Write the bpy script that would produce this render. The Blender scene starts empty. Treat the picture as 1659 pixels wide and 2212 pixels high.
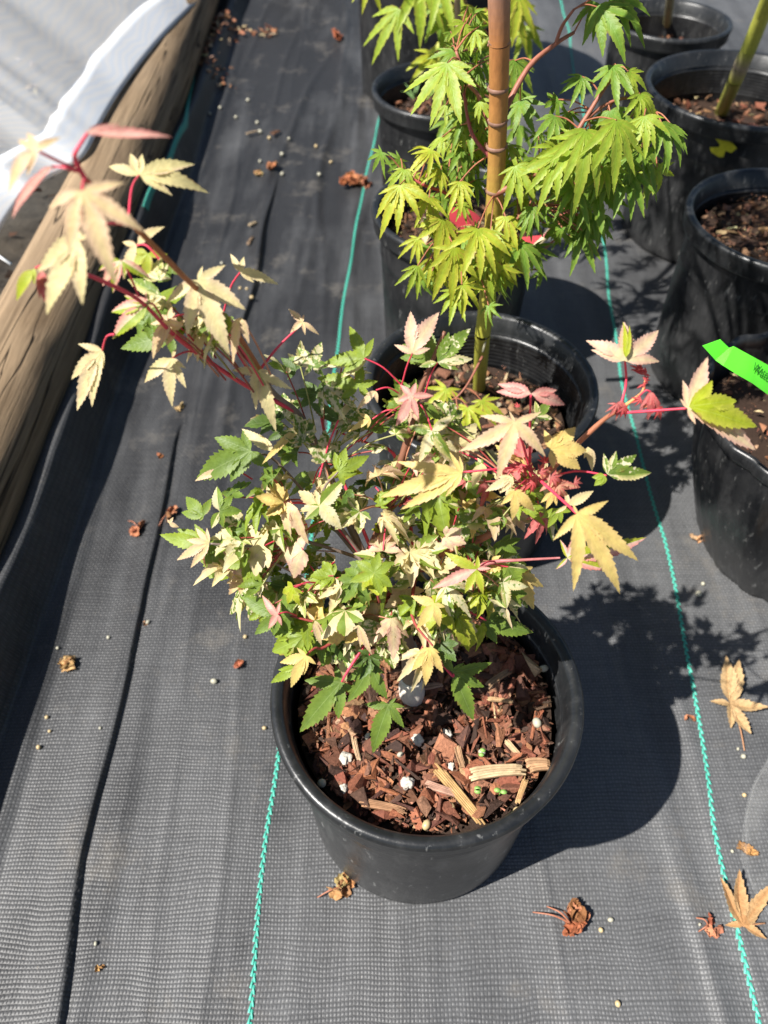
import bpy, bmesh, math, random
import numpy as np
from mathutils import Vector, Matrix, noise as mnoise

S = bpy.context.scene
COL = S.collection
# ------------------------------------------------------------------ camera
F_PX, PITCH, ROLL, CAM_H = 2965.0, math.radians(50.3), -0.0055, 0.893
fw = Vector((0, math.cos(PITCH), -math.sin(PITCH)))
rt0 = Vector((1, 0, 0)); up0 = rt0.cross(fw)
rt = rt0 * math.cos(ROLL) + up0 * math.sin(ROLL)
up = -rt0 * math.sin(ROLL) + up0 * math.cos(ROLL)
CAM = Vector((0, 0, CAM_H))
cd = bpy.data.cameras.new("camera"); co = bpy.data.objects.new("camera", cd); COL.objects.link(co)
co.matrix_world = Matrix(((rt.x, up.x, -fw.x, CAM.x), (rt.y, up.y, -fw.y, CAM.y), (rt.z, up.z, -fw.z, CAM.z), (0, 0, 0, 1)))
cd.sensor_fit = 'VERTICAL'; cd.sensor_height = 36; cd.sensor_width = 27
cd.lens = 36 * F_PX / 4032
cd.clip_start = 0.01; cd.clip_end = 500
cd.dof.use_dof = True; cd.dof.focus_distance = 0.60; cd.dof.aperture_fstop = 6.6
S.camera = co
S.render.resolution_x = 768; S.render.resolution_y = 1024
# ------------------------------------------------------------------ light
SUN_EL = math.radians(53.0)
SUND = Vector((-0.917 * math.cos(SUN_EL), -0.398 * math.cos(SUN_EL), math.sin(SUN_EL))).normalized()
w = bpy.data.worlds.new("World"); S.world = w; w.use_nodes = True
wn = w.node_tree; sky = wn.nodes.new('ShaderNodeTexSky'); sky.sky_type = 'NISHITA'; sky.sun_disc = False
sky.sun_elevation = SUN_EL; sky.sun_rotation = math.atan2(SUND.x, SUND.y)
bg = wn.nodes['Background']; wn.links.new(sky.outputs[0], bg.inputs[0]); bg.inputs[1].default_value = 0.05
sl = bpy.data.lights.new("sun", 'SUN'); sl.energy = 5.0; sl.angle = math.radians(0.5); sl.color = (1.0, 0.965, 0.91)
so = bpy.data.objects.new("sun", sl); COL.objects.link(so)
so.rotation_euler = SUND.to_track_quat('Z', 'Y').to_euler()
S.view_settings.view_transform = 'Standard'; S.view_settings.look = 'None'
S.view_settings.exposure = 0.92; S.view_settings.gamma = 1.0; S.view_settings.use_curve_mapping = False

# ------------------------------------------------------------------ helpers
K = F_PX / 1.8228          # focal length in the units of the 1659 px wide reference view
def ray(px, py):
    return fw + rt * ((px - 829.5) / K) - up * ((py - 1106) / K)
def P(px, py, d):          # a point seen at px,py that is d metres deep
    return CAM + ray(px, py) * d
def G(px, py, z=0.0):      # a point seen at px,py that lies at height z
    r = ray(px, py); return CAM + r * ((z - CAM_H) / r.z)
R = random.Random(7)

def tag(o, label=None, cat=None, group=None, kind=None):
    if label: o['label'] = label
    if cat: o['category'] = cat
    if group: o['group'] = group
    if kind: o['kind'] = kind
    return o
def empty(name, loc=(0, 0, 0)):
    o = bpy.data.objects.new(name, None); o.location = loc; o.empty_display_size = 0.03
    COL.objects.link(o); return o
def link(name, me, mat, parent=None, smooth=True, world=True):
    if mat: me.materials.append(mat)
    if smooth: me.polygons.foreach_set('use_smooth', [True] * len(me.polygons))
    o = bpy.data.objects.new(name, me); COL.objects.link(o)
    if parent:
        o.parent = parent
        if world: o.matrix_parent_inverse = Matrix.Translation(parent.location).inverted()
    return o
def pymesh(name, vs, fs):
    me = bpy.data.meshes.new(name); me.from_pydata([tuple(v) for v in vs], [], fs); me.update(); return me

class MB:                                   # a mesh being collected, with corner colours and uvs
    def __init__(s): s.v = []; s.f = []; s.c = []; s.c2 = []; s.uv = []
    def face(s, idx, cols=None, cols2=None, uvs=None):
        s.f.append(idx); n = len(idx)
        s.c += cols if cols else [(1, 1, 1, 0)] * n
        s.c2 += cols2 if cols2 else [(0, 0, 0, 1)] * n
        s.uv += uvs if uvs else [(0, 0)] * n
    def build(s, name, mat, parent=None, smooth=True):
        me = pymesh(name, s.v, s.f)
        for nm, dat in (('col', s.c), ('col2', s.c2)):
            a = me.color_attributes.new(nm, 'FLOAT_COLOR', 'CORNER')
            a.data.foreach_set('color', np.array(dat, dtype=np.float32).ravel())
        u = me.uv_layers.new(name='uv'); u.data.foreach_set('uv', np.array(s.uv, dtype=np.float32).ravel())
        return link(name, me, mat, parent, smooth)
    def tube(s, pts, radii, col=(.3, .1, .06, 0), seg=7, sub=5, cap=True, knob=0.0):
        pts = [Vector(p) for p in pts]
        if len(pts) > 2 and sub > 1:
            q = []; rr = []
            for i in range(len(pts) - 1):
                p0 = pts[max(i - 1, 0)]; p1 = pts[i]; p2 = pts[i + 1]; p3 = pts[min(i + 2, len(pts) - 1)]
                for k in range(sub):
                    t = k / sub
                    q.append(0.5 * ((2 * p1) + (p2 - p0) * t + (2 * p0 - 5 * p1 + 4 * p2 - p3) * t * t + (3 * p1 - p0 - 3 * p2 + p3) * t ** 3))
                    rr.append(radii[i] * (1 - t) + radii[i + 1] * t)
            q.append(pts[-1]); rr.append(radii[-1]); pts, radii = q, rr
        n = len(pts); base = len(s.v); side = None
        for i in range(n):
            t = (pts[min(i + 1, n - 1)] - pts[max(i - 1, 0)]).normalized()
            if side is None:
                side = t.cross(Vector((0, 0, 1)))
                if side.length < .1: side = t.cross(Vector((0, 1, 0)))
            side = (side - t * side.dot(t)).normalized(); b = t.cross(side)
            r = radii[i] * (1 + knob * (mnoise.noise(pts[i] * 90)))
            for k in range(seg):
                a = 2 * math.pi * k / seg
                s.v.append(pts[i] + (side * math.cos(a) + b * math.sin(a)) * r)
        c = [tuple(col)] * 4
        for i in range(n - 1):
            for k in range(seg):
                k2 = (k + 1) % seg
                s.face((base + i * seg + k, base + i * seg + k2, base + (i + 1) * seg + k2, base + (i + 1) * seg + k), c)
        if cap:
            s.face(tuple(base + k for k in reversed(range(seg))), [tuple(col)] * seg)
            s.face(tuple(base + (n - 1) * seg + k for k in range(seg)), [tuple(col)] * seg)

# ------------------------------------------------------------------ materials
def newmat(name):
    m = bpy.data.materials.new(name); m.use_nodes = True; nt = m.node_tree
    return m, nt, nt.nodes['Principled BSDF'], nt.nodes['Material Output']
def N(nt, t, **k):
    n = nt.nodes.new(t)
    for a, b in k.items():
        if a.startswith('i_'):
            key = a[2:]; key = int(key) if key.isdigit() else key.replace('_', ' ')
            n.inputs[key].default_value = b
        else: setattr(n, a, b)
    return n
def M(nt, op, a, b=None, c=None, clamp=False):
    n = nt.nodes.new('ShaderNodeMath'); n.operation = op; n.use_clamp = clamp
    for i, x in enumerate((a, b, c)):
        if x is None: continue
        if isinstance(x, (int, float)): n.inputs[i].default_value = x
        else: nt.links.new(x, n.inputs[i])
    return n.outputs[0]
def MIX(nt, f, a, b):
    n = nt.nodes.new('ShaderNodeMix'); n.data_type = 'RGBA'
    for i, x in ((0, f), (6, a), (7, b)):
        if isinstance(x, (int, float)): n.inputs[i].default_value = x
        elif isinstance(x, tuple): n.inputs[i].default_value = x if len(x) == 4 else x + (1,)
        else: nt.links.new(x, n.inputs[i])
    return n.outputs[2]
def MR(nt, x, a, b, c=0.0, d=1.0):
    n = nt.nodes.new('ShaderNodeMapRange'); nt.links.new(x, n.inputs[0])
    for i, v in enumerate((a, b, c, d)): n.inputs[i + 1].default_value = v
    return n.outputs[0]
def NOISE(nt, scale, detail=3, rough=.55, vec=None, dist=0.0):
    n = nt.nodes.new('ShaderNodeTexNoise'); n.inputs['Scale'].default_value = scale
    n.inputs['Detail'].default_value = detail; n.inputs['Roughness'].default_value = rough; n.inputs['Distortion'].default_value = dist
    if vec is not None: nt.links.new(vec, n.inputs['Vector'])
    return n.outputs[0]
def COORD(nt, scale=(1, 1, 1), rot=(0, 0, 0)):
    tc = nt.nodes.new('ShaderNodeTexCoord'); mp = nt.nodes.new('ShaderNodeMapping')
    mp.inputs['Scale'].default_value = scale; mp.inputs['Rotation'].default_value = rot
    nt.links.new(tc.outputs['Object'], mp.inputs[0]); return mp.outputs[0]
def BUMP(nt, h, bs, strength=.5, dist=.001):
    n = nt.nodes.new('ShaderNodeBump'); n.inputs['Strength'].default_value = strength; n.inputs['Distance'].default_value = dist
    nt.links.new(h, n.inputs['Height']); nt.links.new(n.outputs[0], bs.inputs['Normal']); return n

def m_fabric():
    m, nt, bs, out = newmat('woven_ground_cloth')
    co_ = COORD(nt); sp = N(nt, 'ShaderNodeSeparateXYZ'); nt.links.new(co_, sp.inputs[0])
    wob = NOISE(nt, 9, 2, .5, co_)
    x = M(nt, 'ADD', sp.outputs[0], M(nt, 'MULTIPLY', wob, .010)); y = M(nt, 'ADD', sp.outputs[1], M(nt, 'MULTIPLY', wob, .02))
    sx = M(nt, 'SINE', M(nt, 'MULTIPLY', x, math.pi / .0037)); sy = M(nt, 'SINE', M(nt, 'MULTIPLY', y, math.pi / .0044))
    ax_ = M(nt, 'ABSOLUTE', sx); ay_ = M(nt, 'ABSOLUTE', sy)
    dots = M(nt, 'MULTIPLY', M(nt, 'POWER', ax_, .8), M(nt, 'POWER', ay_, 1.3))
    chk = M(nt, 'MULTIPLY', sx, sy)
    h = M(nt, 'ADD', M(nt, 'MULTIPLY', dots, .62), M(nt, 'MULTIPLY', chk, .16))
    var = NOISE(nt, 1.0, 2, .6, COORD(nt, (230, 30, 1))); var2 = NOISE(nt, 1.0, 2, .6, COORD(nt, (12, 190, 1)))
    h = M(nt, 'ADD', h, M(nt, 'ADD', M(nt, 'MULTIPLY', var, .55), M(nt, 'MULTIPLY', var2, .75)))
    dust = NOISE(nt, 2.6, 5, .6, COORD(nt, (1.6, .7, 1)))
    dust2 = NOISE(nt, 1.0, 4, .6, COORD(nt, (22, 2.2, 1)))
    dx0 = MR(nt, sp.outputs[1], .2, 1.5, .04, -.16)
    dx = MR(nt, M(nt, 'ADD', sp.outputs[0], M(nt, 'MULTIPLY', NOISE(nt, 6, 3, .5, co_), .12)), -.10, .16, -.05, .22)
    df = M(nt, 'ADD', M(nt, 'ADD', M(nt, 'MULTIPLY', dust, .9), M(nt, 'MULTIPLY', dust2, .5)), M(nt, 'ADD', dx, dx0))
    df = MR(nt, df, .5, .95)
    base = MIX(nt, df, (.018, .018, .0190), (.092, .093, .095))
    fine = MR(nt, h, .35, 1.35, .56, 1.44)
    c = N(nt, 'ShaderNodeMix', data_type='RGBA', blend_type='MULTIPLY'); c.inputs[0].default_value = 1
    nt.links.new(base, c.inputs[6]); cr = N(nt, 'ShaderNodeCombineColor')
    for i in range(3): nt.links.new(fine, cr.inputs[i])
    nt.links.new(cr.outputs[0], c.inputs[7])
    silt = NOISE(nt, 7, 6, .75, co_)
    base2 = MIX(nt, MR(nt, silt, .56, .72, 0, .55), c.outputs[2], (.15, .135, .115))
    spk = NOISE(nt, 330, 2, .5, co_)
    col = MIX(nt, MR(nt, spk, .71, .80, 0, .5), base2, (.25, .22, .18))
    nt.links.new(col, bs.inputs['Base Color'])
    bs.inputs['Roughness'].default_value = .5; bs.inputs['Specular IOR Level'].default_value = .45
    BUMP(nt, h, bs, .7, .0010)
    return m
def m_plastic(name, dust=1.0, base=(.0062, .0066, .0075)):
    m, nt, bs, out = newmat(name)
    c = COORD(nt); a = NOISE(nt, 9, 6, .65, c); b = NOISE(nt, 60, 4, .7, COORD(nt, (1, 1, .25))); d = NOISE(nt, 240, 3, .6, c)
    sp = N(nt, 'ShaderNodeSeparateXYZ'); nt.links.new(c, sp.inputs[0])
    low = MR(nt, sp.outputs[2], .10, 0.0, 0, .35)
    f = M(nt, 'ADD', M(nt, 'MULTIPLY', MR(nt, a, .45, .70), .45), M(nt, 'MULTIPLY', MR(nt, b, .5, .75), .5))
    f = M(nt, 'MULTIPLY', M(nt, 'ADD', f, low), dust, clamp=True)
    col = MIX(nt, f, base, (.050, .050, .050))
    sc = NOISE(nt, 1, 3, .7, COORD(nt, (130, 130, 34), (.5, .4, 0)))
    col = MIX(nt, MR(nt, sc, .62, .74, 0, .6 * dust), col, (.22, .22, .21))
    nt.links.new(col, bs.inputs['Base Color'])
    nt.links.new(MR(nt, a, .3, .8, .26, .50), bs.inputs['Roughness']); bs.inputs['Specular IOR Level'].default_value = .5
    hb = M(nt, 'ADD', M(nt, 'MULTIPLY', a, 1.5), M(nt, 'MULTIPLY', d, .08))
    BUMP(nt, hb, bs, .5, .0025)
    return m
def m_leaf(name='maple_leaf', trans=.40):
    m, nt, bs, out = newmat(name)
    c1 = N(nt, 'ShaderNodeAttribute', attribute_name='col'); c2 = N(nt, 'ShaderNodeAttribute', attribute_name='col2')
    uv = N(nt, 'ShaderNodeUVMap', uv_map='uv'); sp = N(nt, 'ShaderNodeSeparateXYZ'); nt.links.new(uv.outputs[0], sp.inputs[0])
    au = M(nt, 'ABSOLUTE', sp.outputs[0]); v = sp.outputs[1]
    co_ = COORD(nt)
    n1 = NOISE(nt, 300, 2, .5, co_); n2 = NOISE(nt, 130, 3, .6, co_)
    nn = M(nt, 'ADD', M(nt, 'MULTIPLY', n1, .6), M(nt, 'MULTIPLY', n2, .4))
    thr = M(nt, 'SUBTRACT', .72, M(nt, 'MULTIPLY', c1.outputs['Alpha'], .40))
    f = M(nt, 'MULTIPLY', M(nt, 'SUBTRACT', nn, thr), 16, clamp=True)
    f = M(nt, 'MULTIPLY', f, M(nt, 'GREATER_THAN', c1.outputs['Alpha'], .02))
    col = MIX(nt, f, c1.outputs[0], c2.outputs[0])
    vein = M(nt, 'PINGPONG', M(nt, 'SUBTRACT', M(nt, 'MULTIPLY', v, 8.0), M(nt, 'MULTIPLY', au, 1.3)), .5)
    vm = MR(nt, vein, .0, .05, .05, 0)
    mid = MR(nt, au, .015, .05, .22, 0)
    vv = M(nt, 'MAXIMUM', vm, mid)
    light = N(nt, 'ShaderNodeMix', data_type='RGBA', blend_type='SCREEN'); nt.links.new(vv, light.inputs[0])
    nt.links.new(col, light.inputs[6]); light.inputs[7].default_value = (.45, .5, .22, 1)
    hs = N(nt, 'ShaderNodeHueSaturation'); nt.links.new(light.outputs[2], hs.inputs['Color'])
    nt.links.new(MR(nt, n2, .3, .7, .84, 1.16), hs.inputs['Value'])
    fin = hs.outputs[0]
    br = NOISE(nt, 55, 3, .6, co_)
    edge = M(nt, 'MULTIPLY', MR(nt, au, .70, 1.0), MR(nt, br, .57, .64))
    fin = MIX(nt, M(nt, 'MULTIPLY', edge, .7), fin, (.30, .13, .05))
    nt.links.new(fin, bs.inputs['Base Color'])
    bs.inputs['Roughness'].default_value = .48; bs.inputs['Specular IOR Level'].default_value = .38
    hgt = M(nt, 'ADD', M(nt, 'MULTIPLY', MR(nt, vein, 0, .2), .09), M(nt, 'MULTIPLY', n2, 1.0))
    b = BUMP(nt, hgt, bs, .55, .0012)
    tr = N(nt, 'ShaderNodeBsdfTranslucent'); nt.links.new(b.outputs[0], tr.inputs['Normal'])
    h2 = N(nt, 'ShaderNodeHueSaturation'); h2.inputs['Saturation'].default_value = 1.12; h2.inputs['Value'].default_value = 1.0
    nt.links.new(fin, h2.inputs['Color']); nt.links.new(h2.outputs[0], tr.inputs[0])
    mx = N(nt, 'ShaderNodeMixShader'); mx.inputs[0].default_value = trans
    nt.links.new(bs.outputs[0], mx.inputs[1]); nt.links.new(tr.outputs[0], mx.inputs[2]); nt.links.new(mx.outputs[0], out.inputs[0])
    return m
def m_attr(name, rough=.6, nscale=300, bump=.4, bdist=.001, spec=.4, stretch=(1, 1, 1), var=.35, sss=0):
    m, nt, bs, out = newmat(name)
    c1 = N(nt, 'ShaderNodeAttribute', attribute_name='col')
    n = NOISE(nt, nscale, 4, .65, COORD(nt, stretch))
    hs = N(nt, 'ShaderNodeHueSaturation'); nt.links.new(c1.outputs[0], hs.inputs['Color'])
    nt.links.new(MR(nt, n, .25, .75, 1 - var, 1 + var), hs.inputs['Value'])
    nt.links.new(hs.outputs[0], bs.inputs['Base Color'])
    bs.inputs['Roughness'].default_value = rough; bs.inputs['Specular IOR Level'].default_value = spec
    BUMP(nt, n, bs, bump, bdist)
    return m
def m_plain(name, col, rough=.5, spec=.4, nscale=150, var=.15, bump=.3):
    m, nt, bs, out = newmat(name)
    n = NOISE(nt, nscale, 3, .6, COORD(nt))
    hs = N(nt, 'ShaderNodeHueSaturation'); hs.inputs['Color'].default_value = tuple(col) + (1,)
    nt.links.new(MR(nt, n, .25, .75, 1 - var, 1 + var), hs.inputs['Value']); nt.links.new(hs.outputs[0], bs.inputs['Base Color'])
    bs.inputs['Roughness'].default_value = rough; bs.inputs['Specular IOR Level'].default_value = spec
    BUMP(nt, n, bs, bump, .0008)
    return m
def m_log():
    m, nt, bs, out = newmat('weathered_pole_wood')
    g1 = NOISE(nt, 1, 5, .65, COORD(nt, (34, 1.8, 34)), .6)
    g2 = NOISE(nt, 1, 4, .7, COORD(nt, (170, 7, 170)))
    big = NOISE(nt, 3.2, 4, .6, COORD(nt, (1, 1, 1)))
    vo = N(nt, 'ShaderNodeTexVoronoi'); vo.inputs['Scale'].default_value = 1; vo.feature = 'F1'
    nt.links.new(COORD(nt, (8.5, 3.2, 8.5)), vo.inputs['Vector'])
    ring = M(nt, 'SINE', M(nt, 'MULTIPLY', vo.outputs['Distance'], 60))
    kn = MR(nt, vo.outputs['Distance'], .10, .26, 1, 0)
    f = M(nt, 'ADD', M(nt, 'MULTIPLY', g1, .65), M(nt, 'MULTIPLY', g2, .35))
    col = MIX(nt, MR(nt, f, .38, .64), (.12, .078, .043), (.39, .275, .165))
    col = MIX(nt, MR(nt, big, .42, .68, 0, .6), col, (.22, .165, .11))
    col = MIX(nt, M(nt, 'MULTIPLY', kn, MR(nt, ring, -1, 1, .15, .6)), col, (.085, .05, .028))
    ck = NOISE(nt, 1, 2, .5, COORD(nt, (26, .75, 26)), 1.2)
    crack = MR(nt, M(nt, 'ABSOLUTE', M(nt, 'SUBTRACT', ck, .47)), .0, .019, 1, 0)
    col = MIX(nt, crack, col, (.02, .013, .008))
    nt.links.new(col, bs.inputs['Base Color']); bs.inputs['Roughness'].default_value = .8; bs.inputs['Specular IOR Level'].default_value = .2
    h = M(nt, 'SUBTRACT', f, M(nt, 'MULTIPLY', crack, .8)); BUMP(nt, h, bs, .9, .004)
    return m
def m_mesh(name, opa, thr, bright=.75):
    m, nt, bs, out = newmat(name)
    co_ = COORD(nt); sp = N(nt, 'ShaderNodeSeparateXYZ'); nt.links.new(co_, sp.inputs[0])
    f1 = M(nt, 'SINE', M(nt, 'MULTIPLY', sp.outputs[2], 520)); wv = NOISE(nt, 5, 2, .5, co_)
    f1 = M(nt, 'SINE', M(nt, 'ADD', M(nt, 'MULTIPLY', sp.outputs[2], 560), M(nt, 'MULTIPLY', wv, 40)))
    col = MIX(nt, MR(nt, f1, -1, 1, 0, 1), (bright * .90, bright * .95, bright * 1.02), (bright, bright, bright))
    df = N(nt, 'ShaderNodeBsdfDiffuse'); tl = N(nt, 'ShaderNodeBsdfTranslucent'); tp = N(nt, 'ShaderNodeBsdfTransparent')
    nt.links.new(col, df.inputs[0]); nt.links.new(col, tl.inputs[0])
    a = N(nt, 'ShaderNodeMixShader'); a.inputs[0].default_value = thr
    nt.links.new(df.outputs[0], a.inputs[1]); nt.links.new(tl.outputs[0], a.inputs[2])
    b = N(nt, 'ShaderNodeMixShader'); b.inputs[0].default_value = opa
    nt.links.new(tp.outputs[0], b.inputs[1]); nt.links.new(a.outputs[0], b.inputs[2]); nt.links.new(b.outputs[0], out.inputs[0])
    return m
def m_film():
    m, nt, bs, out = newmat('clear_plastic_film')
    n = NOISE(nt, 60, 4, .6, COORD(nt))
    bs.inputs['Base Color'].default_value = (.8, .8, .78, 1); bs.inputs['Roughness'].default_value = .25
    BUMP(nt, n, bs, .6, .004)
    tp = N(nt, 'ShaderNodeBsdfTransparent'); mx = N(nt, 'ShaderNodeMixShader')
    lw = N(nt, 'ShaderNodeLayerWeight'); lw.inputs[0].default_value = .35
    nt.links.new(MR(nt, lw.outputs[1], 0, 1, .0, .26), mx.inputs[0])
    nt.links.new(tp.outputs[0], mx.inputs[1]); nt.links.new(bs.outputs[0], mx.inputs[2]); nt.links.new(mx.outputs[0], out.inputs[0])
    return m
def m_wood():
    m, nt, bs, out = newmat('split_wood')
    c1 = N(nt, 'ShaderNodeAttribute', attribute_name='col'); uv = N(nt, 'ShaderNodeUVMap', uv_map='uv'); mp = N(nt, 'ShaderNodeMapping'); mp.inputs['Scale'].default_value = (.5, 7, 1); nt.links.new(uv.outputs[0], mp.inputs[0])
    n = NOISE(nt, 1, 4, .7, mp.outputs[0]); n2 = NOISE(nt, 120, 3, .6, COORD(nt))
    hs = N(nt, 'ShaderNodeHueSaturation'); nt.links.new(c1.outputs[0], hs.inputs['Color']); nt.links.new(M(nt, 'MULTIPLY', MR(nt, n, .3, .7, .6, 1.25), MR(nt, n2, .3, .7, .75, 1.2)), hs.inputs['Value']); nt.links.new(hs.outputs[0], bs.inputs['Base Color'])
    bs.inputs['Roughness'].default_value = .8; bs.inputs['Specular IOR Level'].default_value = .2; BUMP(nt, n, bs, .6, .001); return m
MAT = dict(fabric=m_fabric(), pot=m_plastic('black_pot_plastic'), rim=m_plastic('pot_rim_plastic', .8, (.010, .011, .012)),
           leaf=m_leaf(), gleaf=m_leaf('green_maple_leaf', .38), stem=m_attr('maple_bark', .5, 260, .35, .0008, .4, (1, 1, .3), .22),
           bark=m_attr('bark_chips', .75, 420, .8, .0015, .25, (1, 1, 1), .45),
           wood=m_wood(),
           log=m_log(), mesh=m_mesh('white_shade_mesh', .84, .35, .62), hem=m_mesh('white_hem', .98, .3, .78), film=m_film(),
           teal=m_plain('teal_yarn', (.055, .36, .27), .45, .4, 300, .25), perl=m_plain('perlite', (.52, .48, .41), .85, .2, 500, .25, 1),
           pril=m_plain('pellet_shell', (.50, .38, .20), .35, .5, 200, .12, .1), pale=m_plain('pale_pellet', (.40, .38, .29), .4, .5, 200, .12, .1),
           dry=m_attr('dry_leaf', .8, 300, .9, .0012, .15, (1, 1, 1), .3), sprout=m_plain('sprout_green', (.24, .42, .10), .4, .4),
           tape=m_plain('grafting_wrap', (.40, .38, .35), .6, .3, 60, .25, .5))

def pal(r, g, b): return (r, g, b)
CREAM = pal(.80, .69, .34); YEL = pal(.82, .63, .20); PEACH = pal(.80, .54, .29); PINK = pal(.76, .30, .27); PPINK = pal(.80, .57, .44)
GRN = pal(.155, .245, .04); DGRN = pal(.085, .15, .03); LIME = pal(.38, .46, .02); RED = pal(.58, .06, .07); WHT = pal(.78, .72, .46)
MGRN = pal(.27, .37, .05); ORG = pal(.70, .28, .10); TAN = pal(.36, .19, .08); PALE = pal(.42, .27, .13)

def jit(c, r, a=.08):
    k = 1 + r.uniform(-a, a); return tuple(max(.01, min(.9, x * k * (1 + r.uniform(-a, a) * .5))) for x in c)
def leafcol(typ, i, n, side, r):
    """(mid colour, edge colour, speckle amount, speckle colour) of one half of one lobe"""
    if typ == 'cream': return CREAM, mixc(CREAM, PPINK, r.random() * .7), 0, GRN
    if typ == 'creampink': return mixc(CREAM, PPINK, .4), mixc(PPINK, PINK, .35), 0, GRN
    if typ == 'yellow': return YEL, mixc(YEL, PEACH, .35), 0, GRN
    if typ == 'peach': return mixc(PEACH, CREAM, .6), mixc(PEACH, PPINK, .6), 0, GRN
    if typ == 'pink': return mixc(PPINK, PINK, .35), mixc(PINK, RED, .1), 0, GRN
    if typ == 'pinkred': return mixc(PINK, RED, .3), mixc(PINK, RED, .65), .3, ORG
    if typ == 'red': return mixc(RED, PINK, .25), RED, 0, GRN
    if typ == 'redyel': return mixc(PEACH, PINK, .4), mixc(PINK, RED, .45), 0, GRN
    if typ == 'green': return GRN, mixc(GRN, MGRN, .5), 0, CREAM
    if typ == 'dgreen': return DGRN, mixc(DGRN, GRN, .5), 0, CREAM
    if typ == 'mgreen': return MGRN, mixc(MGRN, LIME, .4), 0, CREAM
    if typ == 'lime': return LIME, mixc(LIME, YEL, .25), 0, CREAM
    if typ == 'vari':
        k = r.random()
        if k < .42: return GRN, mixc(GRN, MGRN, .6), .45, WHT
        if k < .8: return WHT, CREAM, .42, GRN
        return MGRN, CREAM, .25, WHT
    if typ == 'speck': return WHT, CREAM, .62, GRN
    if typ == 'varigreen':
        if r.random() < .68: return mixc(GRN, MGRN, .3), MGRN, .15, CREAM
        return CREAM, WHT, .25, GRN
    if typ == 'limepink':
        if r.random() < .5: return LIME, mixc(LIME, YEL, .3), .1, CREAM
        return PPINK, PINK, .0, LIME
    if typ == 'varipink':
        if r.random() < .25: return MGRN, LIME, .2, PPINK
        return mixc(PPINK, CREAM, .4), PINK, .28, GRN
    if typ == 'gm': return pal(.30, .44, .035), pal(.42, .48, .06), 0, GRN
    if typ == 'gm2': return pal(.17, .32, .035), pal(.26, .36, .05), 0, GRN
    if typ == 'gmy': return pal(.42, .52, .04), pal(.55, .52, .06), 0, GRN
    if typ == 'dry': return TAN, PALE, 0, GRN
    if typ == 'dryred': return pal(.30, .11, .05), pal(.38, .16, .08), 0, GRN
    if typ == 'drypale': return PALE, pal(.48, .33, .17), .3, pal(.40, .22, .10)
    return CREAM, CREAM, 0, GRN
def mixc(a, b, t): return tuple(a[k] * (1 - t) + b[k] * t for k in range(3))

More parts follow.
